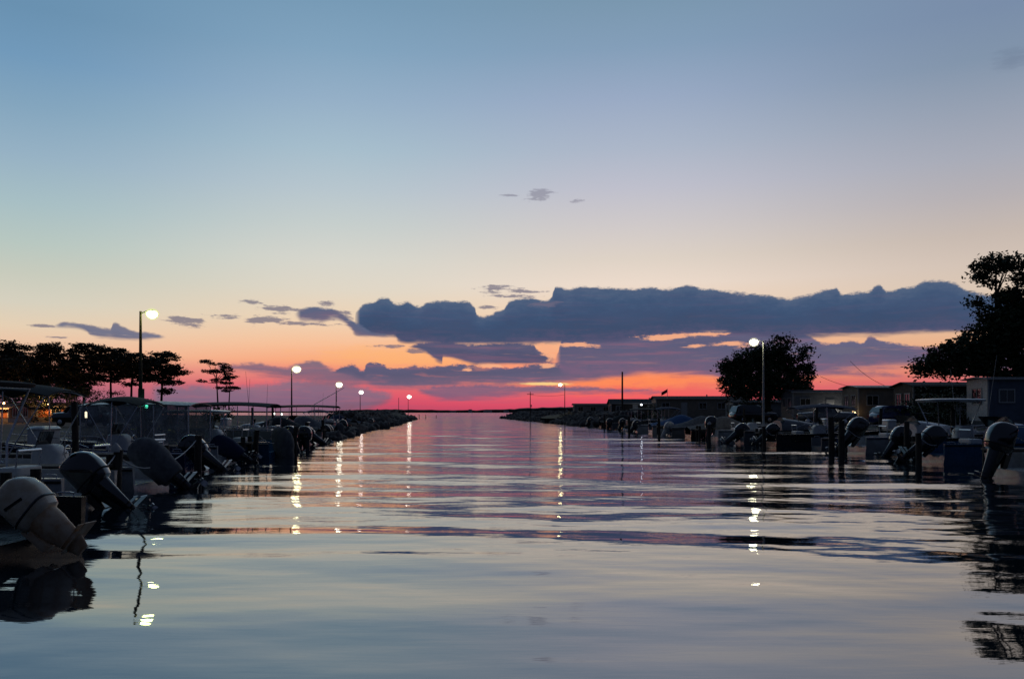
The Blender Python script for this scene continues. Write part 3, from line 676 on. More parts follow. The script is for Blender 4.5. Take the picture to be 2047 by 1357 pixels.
boat(-1, 620, 49.5, 'low white skiff with a black outboard tilted up beyond the dark hulled boat', tilt=55, L=5.6, fb=.6, antenna=1)
boat(-1, 637, 54.5, 'boat wholly under a dark canvas cover on the left bank', motor='none', tarp=CANK, cover=CANK, tilt=30, L=6)
boat(-1, 655, 60.0, 'cuddy boat with white cabin and black twin outboards on the left bank', cabin=True, console=False, twin=True, tilt=35, ms=.85, L=6.8, B=2.5)
boat(-1, 672, 66.0, 'boat under a dusty grey canvas cover beyond the white cuddy', tarp=CANG, cover=CANG, tilt=6, L=6)
pontoon(-1, 684, 71.5, 'far pontoon boat with a domed dark canopy on the left bank', topm=CANK, topz=2.62, L=7.2, tx=(.4, 6.4), encl=None, fencem=GELK)
boat(-1, 697, 78.0, 'small dark boat with navy bimini past the domed pontoon', hull=GELK, motor='none', L=5.4, top='bimini', topz=2.2, antenna=1)
boat(-1, 708, 85.0, 'white boat with a black covered motor, fourth from the far end of the left row', cover=CANK, tilt=25, L=6)
boat(-1, 722, 93.0, 'boat under a navy cover, third from the far end of the left row', tarp=CANB, motor='none', L=6)
boat(-1, 736, 102.0, 'grey hulled boat, second from the far end of the left row', hull=GELG, tilt=4, L=6, top='bimini', topm=CANK, topz=2.1)
boat(-1, 752, 112.0, 'farthest boat of the left row, black hull beside the breakwater rocks', hull=GELK, tilt=35, L=5.8)
# right bank, nearest first
boat(1, 2012, 24.0, 'white boat at the right edge under bright blue canvas with a black outboard', hull=GEL, mt=COWLK, tilt=14, mz=.62, ms=1.0, L=6.4, top='bimini', topm=CANBR, topz=1.75, tx=(.5, 3.4), stripe=RUB)
boat(1, 1858, 31.0, 'teal blue boat with a raked windscreen and a black outboard on the right', hull=GELT, mt=COWLK, tilt=42, mz=.5, ms=1.0, L=6.6, cabin=True, console=False, fb=.8)
boat(1, 1800, 35.5, 'dark boat with a wide flat white t-top on the right bank', hull=GELK, mt=COWLK, tilt=30, ms=.95, L=6.6, top='ttop', topm=GEL, topz=2.55, tx=(1.0, 3.4), fb=.85, antenna=2)
boat(1, 1712, 39.0, 'white cuddy boat with dark lower hull stripe and a large black outboard', hull=GEL, mt=COWLK, tilt=45, mz=.6, ms=1.15, L=6.2, cabin=True, console=False, fb=.8, stripe=GELB)
boat(1, 1632, 43.0, 'small square-sterned grey skiff between dark pilings on the right', hull=GELG, motor='none', L=4.2, B=1.6, fb=.6, console=False, seat=False, rail=False)
boat(1, 1540, 46.5, 'boat with a dark navy arched canopy near the lit street lamp on the right', hull=GELK, mt=COWLK, tilt=50, mz=.5, L=6.6, top='bimini', topm=CANB, topz=2.45, tx=(1.2, 4.6))
boat(1, 1478, 51.0, 'grey hulled boat with a black outboard under the street lamp', hull=GELG, mt=COWLK, tilt=45, L=6, fb=.8, cabin=True, console=False)
boat(1, 1428, 56.0, 'low white boat with a round black engine cowl before the parked suv', hull=GEL, mt=COWLK, tilt=12, mz=.7, ms=1.1, L=6.2)
boat(1, 1375, 61.0, 'black hulled boat with a folded white canvas on its foredeck', hull=GELK, motor='none', L=6, tarp=CANG)
boat(1, 1338, 66.5, 'boat with grey cover and white engine before the long brown mobile home', hull=GELG, mt=GEL, tilt=30, L=6, tarp=CANG)
boat(1, 1300, 72.5, 'boat under a royal blue canvas cover on the right bank', hull=GEL, motor='none', tarp=CANBR, L=6.2, fb=.8)
boat(1, 1272, 79.0, 'white boat with a navy bimini beyond the blue covered boat', hull=GEL, tilt=40, top='bimini', topz=2.5, L=6.2)
pontoon(1, 1246, 86.0, 'dark pontoon boat with black canopy on the right bank', topm=CANK, topz=2.4, tx=(.6, 4), fencem=GELK)
boat(1, 1222, 94.0, 'grey boat with black outboard, third from the far end of the right row', hull=GELG, tilt=5)
boat(1, 1200, 102.0, 'boat under black canvas, second from the far end of the right row', hull=GELK, tarp=CANK, motor='none')
boat(1, 1180, 111.0, 'farthest boat of the right row, white hull beside the rocks', hull=GEL, tilt=35)

# ------------------------------------------------------------------ piers and pilings
def piling(px, d, h, label, r=.13, glint_cap=False, group='mooring pilings along the channel'):
    x = (px - PXC) / F * d; q = random.Random(int(px * 7 + d))
    t = thing('mooring_piling', (x, d, 0), label, 'piling', group)
    MB().tube([(0, 0, -1.2), (q.uniform(-.02, .02), 0, h * .5), (q.uniform(-.05, .05), q.uniform(-.04, .04), h)], r, 12, r * .9).build('post', PILE, t)
    if glint_cap: MB().loft([(h - .05, 0, 0, r*1.05, r*1.05), (h + .03, 0, 0, r*1.05, r*1.05), (h + .16, 0, 0, .02, .02)], n=12, e=2).build('glint_cap', TRIM, t)  # white top added to catch light as a small bright spot
for q in [(232, 19.0, 1.1, 'low piling between the black engine and the white stern rail'), (395, 24, 1.3, 'piling left of the dark blue boat with bimini'),
          (512, 33, 1.25, 'piling behind the rounded grey engine cover'), (590, 38, 1.3, 'piling just past the rounded grey engine cover'), (612, 47, 1.4, 'piling beside the dark hulled boat on the left'),
          (646, 57, 1.4, 'piling at the stern of the canvas covered boat on the left'), (690, 75, 1.5, 'piling beside the domed pontoon boat'),
          (1992, 27.0, 1.5, 'piling between the blue canvas boat and the teal boat'), (1836, 30.2, 1.2, 'dark piling at the stern of the teal boat', ), (1812, 33.5, 1.6, 'piling beside the white topped dark boat'),
          (1662, 38.0, 1.75, 'left one of the two thick dark pilings by the white cuddy'), (1683, 37.0, 1.6, 'right one of the two thick dark pilings by the white cuddy'),
          (1528, 44, 1.2, 'piling below the street lamp on the right'),
          (1418, 53, 1.2, 'short piling beside the round black cowl'), (1318, 64, 1.5, 'piling before the grey covered boat'),
          (1258, 77, 1.6, 'piling beside the white boat with the navy bimini'), (1208, 99, 1.6, 'piling beside the black canvas boat near the far right end')]:
    piling(q[0], q[1], q[2], q[3], r=.145 if 'thick' in q[3] else .115, glint_cap=q[0] in (1992, 1418, 232))
for i, (px, d, h, l) in enumerate([(150, 24, 2.3, 'tall thin piling inside the slip of the grey covered engine boat'), (330, 46, 2.6, 'tall piling behind the boat with pale clear curtains'), (372, 52, 2.4, 'tall piling at the walkway behind the black-topped pontoon'),
        (505, 56, 2.3, 'piling standing behind the far end of the black canopy'), (545, 62, 2.4, 'tall piling behind the white cabin boat on the left'), (1905, 36, 2.1, 'piling at the bow of the teal boat'), (1760, 47, 2.2, 'piling at the bow of the white cuddy'),
        (1632, 52, 2.3, 'piling at the bow of the small grey skiff'), (1488, 66, 2.3, 'piling at the bow of the low white boat')]):
    piling(px, d, h, l, r=.1, group='pilings at the walkway')
def dock_box(px, d, label):
    t = thing('dock_box', P(px, d, .95), label, 'dock box', 'dock boxes on the walkways', rz=R(90))
    MB().loft([(0, 0, 0, .55, .27), (.42, 0, 0, .55, .27), (.46, 0, 0, .54, .26)], n=20, e=8).build('box', VINYL, t)
    MB().loft([(.465, 0, 0, .58, .30), (.50, 0, 0, .58, .30), (.57, 0, -.02, .50, .22), (.58, 0, -.02, .4, .16)], n=20, e=7).build('lid', GEL, t)
for px, d, l in [(88, 26.3, 'white dock box behind the black outboard boat'), (238, 34, 'white dock box behind the boat with dark bimini'), (300, 41, 'white dock box at the foot of the nearest lamp row'), (452, 61, 'small white dock box behind the canopies'), (1776, 50, 'white dock box behind the white cuddy'), (1650, 58, 'white dock box left of the dark blue car'), (1560, 62, 'white dock box behind the dark arched canopy')]:
    dock_box(px, d, l)
def rope(a, b, sag, label):
    a = Vector(a); b = Vector(b); o = MB().tube([a.lerp(b, i / 12) - Vector((0, 0, sag * (1 - (2 * i / 12 - 1)**2))) for i in range(13)], .014, 6).build('mooring_line', VINYL); tag(o, label, 'rope', 'mooring lines')
for p0, d0, z0, p1, d1, z1, l in [(232, 19, 1.0, 180, 17.4, .66, 'rope from the capped low piling to the black outboard boat'), (232, 19, 1.0, 300, 20.1, .6, 'rope from the capped low piling to the boat with the stern rail'),
        (395, 24, 1.2, 330, 21.8, .6, 'rope slung behind the grey covered engine'), (512, 33, 1.15, 548, 34.2, .66, 'rope beside the rounded grey engine cover'),
        (1836, 30.2, 1.1, 1872, 30.2, .74, 'rope from the dark piling to the teal boat'), (1683, 37, 1.5, 1722, 38.2, .74, 'rope from the thick pilings to the white cuddy'),
        (1992, 27, 1.4, 2022, 25, .66, 'rope from the capped piling to the blue canvas boat'), (1528, 44, 1.1, 1548, 45.6, .66, 'rope below the street lamp on the right')]:
    rope(P(p0, d0, z0), P(p1, d1, z1), .12, l)
def pier(side, px, Y, label, L=6.5):
    X = (px - PXC) / F * Y
    t = thing('finger_pier', (X, Y, 0), label, 'pier', 'finger piers between the slips', rz=math.pi if side < 0 else 0)
    MB().box((L/2, 0, .72), (L, .85, .07)).build('deck_boards', DECK, t)
    MB().box((L/2, .36, .62), (L - .1, .07, .15)).build('stringer', TIMB, t); MB().box((L/2, -.36, .62), (L - .1, .07, .15)).build('stringer', TIMB, t)
    for x in (.15, L*.5, L - .2):
        for sy in (-1, 1): MB().tube([(x, sy*.42, -1.2), (x, sy*.42, .98 if x < 1 else .72)], .09, 10).build('post', PILE, t)
for s, px, Y, l in [(-1, 60, 13.9, 'finger pier right behind the nearest white boat'), (-1, 215, 18.8, 'finger pier between the black outboard and the stern rail'), (-1, 330, 24, 'finger pier before the dark blue boat'),
                    (-1, 500, 33, 'finger pier before the blue and white boat'), (-1, 603, 47.3, 'finger pier past the dark hulled boat on the left'), (-1, 650, 57.3, 'finger pier before the white cabin boat'),
                    (-1, 694, 75, 'farthest finger pier of the left bank'),
                    (1, 1975, 27.4, 'finger pier between the blue canvas boat and the teal boat'), (1, 1830, 33.3, 'finger pier beside the white topped boat'), (1, 1680, 41, 'finger pier beside the white cuddy on the right'),
                    (1, 1512, 48.8, 'finger pier below the street lamp on the right'), (1, 1392, 58.5, 'finger pier beside the black hulled boat'), (1, 1313, 69.5, 'finger pier beside the blue covered boat'),
                    (1, 1255, 82.5, 'finger pier before the dark pontoon on the right')]:
    pier(s, px, Y, l)
# ------------------------------------------------------------------ street lamps
def street_lamp(pxp, pxl, d, pyl, label, r, strength, col, wood=True, base=.85, power=0, fat=1.0):
    x = (pxp - PXC) / F * d; xl = (pxl - PXC) / F * d; h = EYE + (HZ - pyl) / F * d
    t = thing('street_lamp', (x, d, base), label, 'street lamp', 'street lamps along the channel')
    a = xl - x; H = h - base
    m = PILE if wood else GALV
    MB().tube([(0, 0, -.1), (0, 0, H * .5), (0, 0, H + .12)], .095 * fat, 12, .045 * fat).build('pole', m, t)
    MB().tube([(0, 0, H + .02), (a * .4, 0, H + .10), (a * .8, 0, H + .12)], .03, 8).build('arm', GALV, t)
    hd = MB().loft([(H + r * .72, a, 0, r * .5, r * .45), (H + r * .86, a, 0, r * .42, r * .4), (H + r * 1.0, a, 0, r * .15, r * .15)], n=18, e=2.4).build('lamp_head', GALV, t)
    b = MB().loft([(H - r*.9, a, 0, r * .3, r * .28), (H - r * .7, a, 0, r * .66, r * .6), (H - r*.4, a, 0, r * .98, r * .84), (H, a, 0, r*1.12, r * .92), (H + r * .35, a, 0, r * 1.02, r * .84), (H + r * .55, a, 0, r * .76, r * .65), (H + r*.68, a, 0, r * .4, r * .36)], n=22, e=2.6).build('bulb', glow('lamp glow ' + label[:18], col, strength), hd)
    n = 24; e = MB().loft([(H + r*1.45*math.sin(u), a, 0, max(.01, r*1.6*math.cos(u)), max(.01, r*1.45*math.cos(u))) for u in [(-.5 + k / 16) * math.pi * .999 for k in range(17)]], n=n, e=2)  # faintly emissive shell added to put a glow halo around the bulb
    key = 'halo shell ' + label[:16]
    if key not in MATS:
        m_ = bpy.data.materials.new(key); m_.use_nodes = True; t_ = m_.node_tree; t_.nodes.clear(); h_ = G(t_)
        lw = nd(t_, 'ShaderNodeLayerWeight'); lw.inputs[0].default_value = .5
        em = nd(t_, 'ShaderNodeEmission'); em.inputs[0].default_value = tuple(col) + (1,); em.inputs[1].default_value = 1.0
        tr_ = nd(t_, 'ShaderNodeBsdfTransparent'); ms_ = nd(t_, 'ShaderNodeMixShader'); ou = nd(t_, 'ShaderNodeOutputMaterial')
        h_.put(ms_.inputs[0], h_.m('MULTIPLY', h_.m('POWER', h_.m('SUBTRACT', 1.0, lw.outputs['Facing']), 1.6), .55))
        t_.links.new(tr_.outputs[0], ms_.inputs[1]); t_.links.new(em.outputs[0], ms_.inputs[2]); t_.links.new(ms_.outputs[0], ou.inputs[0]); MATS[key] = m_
    e.build('halo_shell', MATS[key], t, smooth=180)
    return t
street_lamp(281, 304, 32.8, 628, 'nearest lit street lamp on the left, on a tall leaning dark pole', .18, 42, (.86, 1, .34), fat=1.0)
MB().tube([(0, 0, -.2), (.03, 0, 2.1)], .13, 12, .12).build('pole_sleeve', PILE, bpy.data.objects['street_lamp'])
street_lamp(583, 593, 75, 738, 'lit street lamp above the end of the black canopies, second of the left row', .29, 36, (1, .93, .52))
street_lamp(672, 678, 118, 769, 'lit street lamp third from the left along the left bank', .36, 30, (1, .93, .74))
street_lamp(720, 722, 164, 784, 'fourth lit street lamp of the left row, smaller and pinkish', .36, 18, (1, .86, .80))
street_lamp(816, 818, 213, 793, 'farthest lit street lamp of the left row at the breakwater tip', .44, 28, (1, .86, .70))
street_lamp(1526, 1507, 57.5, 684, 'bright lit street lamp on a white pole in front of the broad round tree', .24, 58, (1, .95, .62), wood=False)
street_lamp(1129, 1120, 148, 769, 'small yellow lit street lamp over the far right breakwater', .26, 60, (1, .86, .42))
street_lamp(900, 915, -12, 690, 'lit street lamp standing behind the viewer', .3, 60, (1, .72, .42)) if False else None

# ------------------------------------------------------------------ poles, wires, flag
def utility_pole(px, d, ptop, label, r=.11, cross=True, base=.85):
    t = thing('utility_pole', ((px - PXC) / F * d, d, base), label, 'utility pole'); H = EYE + (HZ - ptop) / F * d - base
    MB().tube([(0, 0, -.2), (0, 0, H)], r, 10, r * .7).build('pole', PILE, t)
    if cross:
        MB().box((0, 0, H - .5), (1.4, .09, .11)).build('crossarm', PILE, t)
        MB().box((.22, 0, H * .45), (.2, .2, .5)).build('junction_box', GALV, t)
utility_pole(1244, 120, 743, 'tall dark pole standing alone above the roofs right of the channel mouth', .17, False)
utility_pole(1060, 165, 783, 'thin utility pole on the right breakwater, left of the yellow lamp', .10, True)
utility_pole(797, 205, 795, 'thin pole just left of the farthest left lamp', .08, False)
utility_pole(990, 260, 812, 'thin stake at the far tip of the right breakwater', .06, False, base=.2) if False else None
def wire(a, b, sag, label):
    a = Vector(a); b = Vector(b); pts = [a.lerp(b, i / 14) - Vector((0, 0, sag * (1 - (2 * i / 14 - 1)**2))) for i in range(15)]
    o = MB().tube(pts, .022, 5).build('power_line', RUB); tag(o, label, 'power line')
wire(P(1060, 165, py=789), P(1129, 148, py=789), .25, 'wire strung between the thin pole and the yellow lamp pole')
wire(P(1700, 90, py=722), P(1793, 72, py=778), .5, 'wire sloping down to the dark roof right of the round tree')
wire(P(1640, 90, py=752), P(1735, 82, py=776), .3, 'lower wire right of the round tree')
fp = thing('flag_pole', P(1334, 99, 3.6), 'small red flag flying above the long low roof', 'flag')
MB().tube([(0, 0, 0), (0, 0, 1.25)], .03, 8).build('pole', ALU, fp)
MB().grid([[(-.02 - .1 * i, .06 * math.sin(i * 1.1), 1.2 - .055 * i - .42 * j / 3) for i in range(8)] for j in range(4)], thick=(0, .01, 0)).build('flag_cloth', REDC, fp, smooth=60)
og = thing('boom_pole', P(628, 76, .8), 'long thin boom rising to the right beside the third left lamp', 'boom')
MB().tube([(0, 0, -.5), (.0, 0, 1.9)], .05, 8).build('post', ALU, og)
MB().tube([(0, 0, 1.9), P(688, 76, py=775) - P(628, 76, .8)], .035, 8, .02).build('boom', ALU, og)
MB().tube([P(673, 76, py=781) - P(628, 76, .8), P(673, 76, py=803) - P(628, 76, .8)], .02, 6).build('stay', ALU, og)

# ------------------------------------------------------------------ homes
def window(par, c, w, h, face, frame=TRIM, pane=GLASS, lit=None):
    """face: axis letter of the wall normal, with sign"""
    s = -1 if '-' in face else 1; ax = 0 if 'x' in face else 1
    f = MB(); t_ = .06
    def bx(u, v, du, dv, off, th):
        c_ = list(c); c_[2] += v; c_[1 - ax] += u; c_[ax] += s * off
        sz = [th, th, dv]; sz[1 - ax] = du; sz[ax] = th; return c_, sz
    for u, v, du, dv in ((0, h/2, w + .16, .09), (0, -h/2, w + .16, .09), (-w/2 - .035, 0, .09, h - .09), (w/2 + .035, 0, .09, h - .09), (0, 0, .05, h - .09)):
        a, b = bx(u, v, du, dv, .03, .07); f.box(a, b)
    fo = f.build('window_frame', frame, par)
    a, b = bx(0, 0, w, h, .012, .02); MB().box(a, b).build('pane', lit or pane, fo)
def home(px, Y, L, Wd, py, label, wall, roof=SHING, base=.86, side=1, wins=True, trim=TRIM, lit=None, gable=.35, door=True, cat='mobile home', awn=False, walls=2.6):
    """long axis along x, near end wall at the channel side, near long wall faces the eye"""
    ztop = EYE + (HZ - py) / F * Y; X = (px - PXC) / F * Y
    t = thing('mobile_home', (X, Y, base), label, cat, rz=0)
    H = ztop - base; He = H - gable; sg = side
    xa, xb = (0, L) if side > 0 else (-L, 0)
    w = MB().box(((xa + xb)/2, Wd/2, (He + .5)/2), (L, Wd, He - .5 + .0))
    w.add([(xa + .001, 0, He), (xa + .001, Wd, He), (xa + .001, Wd/2, H - .06), (xb - .001, 0, He), (xb - .001, Wd, He), (xb - .001, Wd/2, H - .06)], [(0, 2, 1), (3, 4, 5), (0, 3, 5, 2), (1, 2, 5, 4)])
    w.build('wall', wall, t, smooth=0)
    r = MB(); o = .28
    for s in (0, 1):
        ya, yb = (-o, Wd/2) if s == 0 else (Wd + o, Wd/2); za = He - o * gable / (Wd/2) + .02
        r.grid([[(xa - o, ya, za), (xb + o, ya, za)], [(xa - o, yb, H), (xb + o, yb, H)]] if s == 0 else [[(xa - o, yb, H), (xb + o, yb, H)], [(xa - o, ya, za), (xb + o, ya, za)]], thick=(0, 0, -.09))
    r.build('roof', roof, t, smooth=0)
    MB().box(((xa + xb)/2, Wd/2, .27), (L - .06, Wd - .06, .5)).build('skirting', GELG, t)
    tr = MB()
    for x_ in (xa, xb): tr.box((x_, -.02, (He + .5)/2), (.12, .05, He - .55))
    tr.box(((xa + xb)/2, -.26 - .02, He - .06), (L + .5, .03, .13)); tr.build('trim', trim, t)
    zc = .5 + (He - .5) * .58
    ch = xa if side > 0 else xb; f = '-x' if side > 0 else 'x'
    if Wd > 2.8: window(t, (ch, Wd*.28, zc), .8, 1.0, f); window(t, (ch, Wd*.72, zc), .8, 1.0, f, lit=lit)
    else: window(t, (ch, Wd*.5, zc), 1.1, 1.1, f, lit=lit)
    if wins:
        n = int(L // 2.8)
        for i in range(n):
            if i == 1 and door: continue
            window(t, (ch + sg * (1.3 + 2.6 * i), 0, zc), 1.0, .9, '-y')
    if door:
        d = MB().box((ch + sg * 3.9, -.02, .5 + .98), (.86, .06, 1.95)).build('door', TRIM, t)
        MB().tube([(ch + sg * 3.9 + .32, -.05, 1.4), (ch + sg * 3.9 + .32, -.11, 1.42)], .025, 8).build('handle', STEEL, d)
        MB().box((ch + sg * 3.9, -.5, .22), (1.2, .9, .12)).build('step', DECK, t)
    MB().loft([(H - .08, (xa+xb)/2 + 1, Wd/2, .09, .09), (H + .22, (xa+xb)/2 + 1, Wd/2, .09, .09)], n=10, e=2).build('vent_pipe', GALV, t)
    return t
WARM = glow('warm lit pane', (1, .62, .28), 1.1)
h8 = home(1975, 56, 12, 2.6, 752, 'off white travel home with a long dark blue side at the right edge', SIDB, base=.88, gable=.12, roof=TRIM)
MB().box((-.007, 1.3, 1.95), (.012, 2.6, 2.95)).build('end_wall', mat('lamp brightened white siding', (.8,.79,.75), .55, kind='siding'), h8, smooth=0)  # white end wall, its colour lightened to stand in for lamplight
home(1826, 66, 12, 3.4, 762, 'dark brown mobile home behind the big tree trunk', SIDK, gable=.3)
home(1716, 74, 12, 3.6, 769, 'tan mobile home with a flat dark roof left of the big tree', SIDT, roof=ROOFM, gable=.22)
window(bpy.data.objects['mobile_home.002'], (-0.0, .9, 1.02), .7, .5, '-x', lit=WARM)
home(1585, 84, 12, 3.6, 778, 'grey mobile home just right of the broad round tree', SIDG, gable=.25)
home(1466, 100, 12, 3.6, 798, 'low grey mobile home below the street lamp', SIDG, gable=.3)
home(1312, 112, 13, 3.6, 791, 'long brown mobile home with a red-brown roof under the flag', SIDT, gable=.35, roof=mat('red brown shingles', (.10,.045,.035), .9, scale=12, bump=.5))
home(1222, 130, 11, 3.8, 797, 'small gabled home with a steep dark roof near the tall pole', SIDK, gable=.7)
home(1148, 165, 12, 3.8, 806, 'farthest low home of the right bank near the rocks', SIDG, gable=.25, door=False)
home(132, 100, 9, 4, 804, 'terracotta coloured home glowing orange behind the left boats', SIDO, side=-1, gable=.5)
home(16, 84, 10, 4, 806, 'orange lit home at the left edge of the picture', SIDO, side=-1, gable=.5)
home(300, 150, 9, 4, 806, 'dark cottage behind the pines on the left', SIDK, side=-1, gable=.5)
def wall_lamp(p, label, col, s, r=.09, tall=.0, power=0.0, rng_=None):
    t = thing('wall_lamp', p, label, 'lamp')
    MB().box((0, .06, 0), (.12, .08, .2 + tall)).build('back_plate', GALV, t)
    MB().loft([(-.1 - tall/2, 0, -.02, r*.6, r*.6), (-.06 - tall/2, 0, -.02, r, r), (.06 + tall/2, 0, -.02, r, r), (.1 + tall/2, 0, -.02, r*.5, r*.5)], n=14, e=2.4).build('bulb', glow('glow ' + label[:20], col, s), t)
    if power:
        l = bpy.data.lights.new('porch_light', 'POINT'); l.energy = power; l.color = col; l.shadow_soft_size = .12; lo = bpy.data.objects.new('light', l); COL.objects.link(lo); lo.parent = t; lo.location = (0, -.35, .05)
wall_lamp(P(97, 99.6, 2.95) + Vector((0, 0, 0)), 'warm porch lamp on the terracotta home', (1, .45, .16), 10, power=260)
wall_lamp(P(8, 83.6, 2.9), 'warm porch lamp on the orange home at the left edge', (1, .42, .14), 10, power=260)
wall_lamp(P(1664, 83.8, py=827), 'small white lamp on the grey home right of the round tree', (1, .95, .85), 18, r=.13, power=25)
wall_lamp(P(1709, 73.9, py=826), 'warm lamp beside the lit window of the tan home', (1, .65, .3), 8, r=.08, power=3)
wall_lamp(P(1282, 128, py=809), 'cold white lamp above the blue covered boat', (.8, .88, 1), 7, r=.14, power=10)
# lantern posts on the left bank
def lantern(px, d, py, label, col, s, r, tall, base):
    p = P(px, d, base); H = EYE + (HZ - py) / F * d - base
    t = thing('dock_light', p, label, 'dock light')
    MB().tube([(0, 0, -.1), (0, 0, H - tall/2)], .045, 8).build('post', GALV, t)
    MB().loft([(H - tall/2, 0, 0, r, r), (H + tall/2, 0, 0, r, r), (H + tall/2 + .03, 0, 0, r*.3, r*.3)], n=12, e=2).build('bulb', glow('glow ' + label[:20], col, s), t)
lantern(172, 58, 829, 'upright glowing tube light among the boats on the left', (1, .86, .6), 5, .075, .42, .82)
lantern(293, 32.3, 813, 'small green dock light beside the nearest left lamp pole', (.1, 1, .62), 9, .05, .1, .72)
lantern(548, 66, 827, 'left one of a pair of small white dock lights', (1, 1, .9), 3, .07, .12, .82)
lantern(563, 66, 828, 'right one of a pair of small white dock lights', (1, 1, .9), 3, .07, .12, .82)
lantern(673, 98, 839, 'flat white dock light below the third left lamp', (1, .95, .9), 4, .22, .12, .82)

# ------------------------------------------------------------------ vehicles
def car(px, d, label, paint, rz=0, pickup=False, L=4.6, Wd=1.8, H=1.7, base=.87):
    t = thing('parked_car', P(px, d, base), label, 'car', 'vehicles parked behind the boats', rz=R(rz))
    b = MB().loft([(0, 0, .62, .55, .30), (.12, 0, .66, .80, .38), (1.0, 0, .70, .88, .42), (L - .8, 0, .70, .88, .42), (L - .1, 0, .68, .8, .38), (L, 0, .62, .6, .3)], axis='x', n=20, e=4.5)
    b.build('body', paint, t, smooth=40)
    x0, x1 = (1.5, 3.0) if pickup else (.35, 3.2)
    c = MB(); n = 16
    c.loft([(1.02, (x0+x1)/2, 0, (x1-x0)/2 + .25, .84), (1.1, (x0+x1)/2, 0, (x1-x0)/2 + .15, .82), (H - .1, (x0+x1)/2 - .1, 0, (x1-x0)/2 - .15, .68), (H, (x0+x1)/2 - .1, 0, (x1-x0)/2 - .35, .6)], n=24, e=5)
    c.build('cabin', paint, t, smooth=40)
    for sy in (-1, 1):
        g_ = MB()
        for a, b_ in ((x0 + .12, (x0+x1)/2 - .05), ((x0+x1)/2 + .03, x1 - .3)):
            g_.add([(a, sy*.835, 1.12), (b_, sy*.835, 1.12), (b_ - .08, sy*.70, H - .17), (a + .08, sy*.70, H - .17), (a, sy*.80, 1.12), (b_, sy*.80, 1.12), (b_ - .08, sy*.66, H - .17), (a + .08, sy*.66, H - .17)],
                   [(0,1,2,3), (7,6,5,4), (0,4,5,1), (1,5,6,2), (2,6,7,3), (3,7,4,0)])
        g_.build('side_window', GLASS, t, smooth=0)
    for xe, xt, nm in ((x1 + .30, x1 - .16, 'windscreen'), (x0 - .24, x0 - .0, 'rear_window')):
        MB().grid([[(xe, -.72, 1.1), (xe, .72, 1.1)], [(xt, -.6, H - .14), (xt, .6, H - .14)]], thick=(.03, 0, .02)).build(nm, GLASS, t, smooth=0)
    for x in (.85, L - .95):
        for sy in (-1, 1):
            w = MB().loft([(sy*.70, x, .34, .34, .34), (sy*.88, x, .34, .34, .34)], axis='y', n=20, e=2).build('wheel', RUB, t)
            MB().loft([(sy*.885, x, .34, .2, .2), (sy*.9, x, .34, .16, .16)], axis='y', n=16, e=2).build('rim', ALU, w)
    for sy in (-1, 1):
        MB().box((L - .06, sy*.62, .76), (.12, .3, .14)).build('headlight', TRIM, t)
        MB().box((.05, sy*.66, .8), (.1, .2, .2)).build('taillight', REDC, t)
    return t
car(1462, 79, 'black suv parked on the right bank beyond the low white boat', CARK, 12, H=1.8)
car(1592, 66, 'silver pickup truck parked before the grey mobile home', CARG, -20, pickup=True, H=1.8)
car(1745, 62, 'dark blue car parked before the tan mobile home', CARB, 8, H=1.6)
car(215, 62, 'dark car parked behind the boats on the left bank', CARK, 165)

# ------------------------------------------------------------------ trees: tapered trunk and limbs, leaf clumps through the crown
def leaves(lobes, n, size, q, flat=1.0, clump=26, dens=1.0):
    """lobes: (centre, rx, ry, rz). clumps of small quads spread through each lobe, thicker at its skin"""
    vol = np.array([a * b * c for _, a, b, c in lobes])**.8; cnt = (n * vol / vol.sum() / clump).astype(int) + 2
    C_ = []
    for (c, a, b, e), k in zip(lobes, cnt):
        v = q.normal(size=(k, 3)); v /= np.linalg.norm(v, axis=1)[:, None]; r = q.uniform(.25, 1.05, (k, 1))**.55
        C_.append(np.array(c) + v * r * np.array([a, b, e]))
    C_ = np.vstack(C_); m = len(C_)
    cs = q.uniform(.5, 1.4, (m, 1, 1)) * size * 1.75
    p = C_[:, None, :] + q.normal(size=(m, clump, 3)) * cs * np.array([1, 1, flat * .7]); p = p.reshape(-1, 3); k = len(p)
    u = q.normal(size=(k, 3)); u[:, 2] *= .6 * flat; u /= np.linalg.norm(u, axis=1)[:, None]; w = np.cross(u, q.normal(size=(k, 3))); w /= np.linalg.norm(w, axis=1)[:, None]
    s = (size * q.uniform(.5, 1.25, (k, 1))); u *= s; w *= s * .55
    V = np.stack([p - u, p + w * .9, p + u, p - w], 1).reshape(-1, 3)
    return V, np.arange(k * 4).reshape(-1, 4), C_
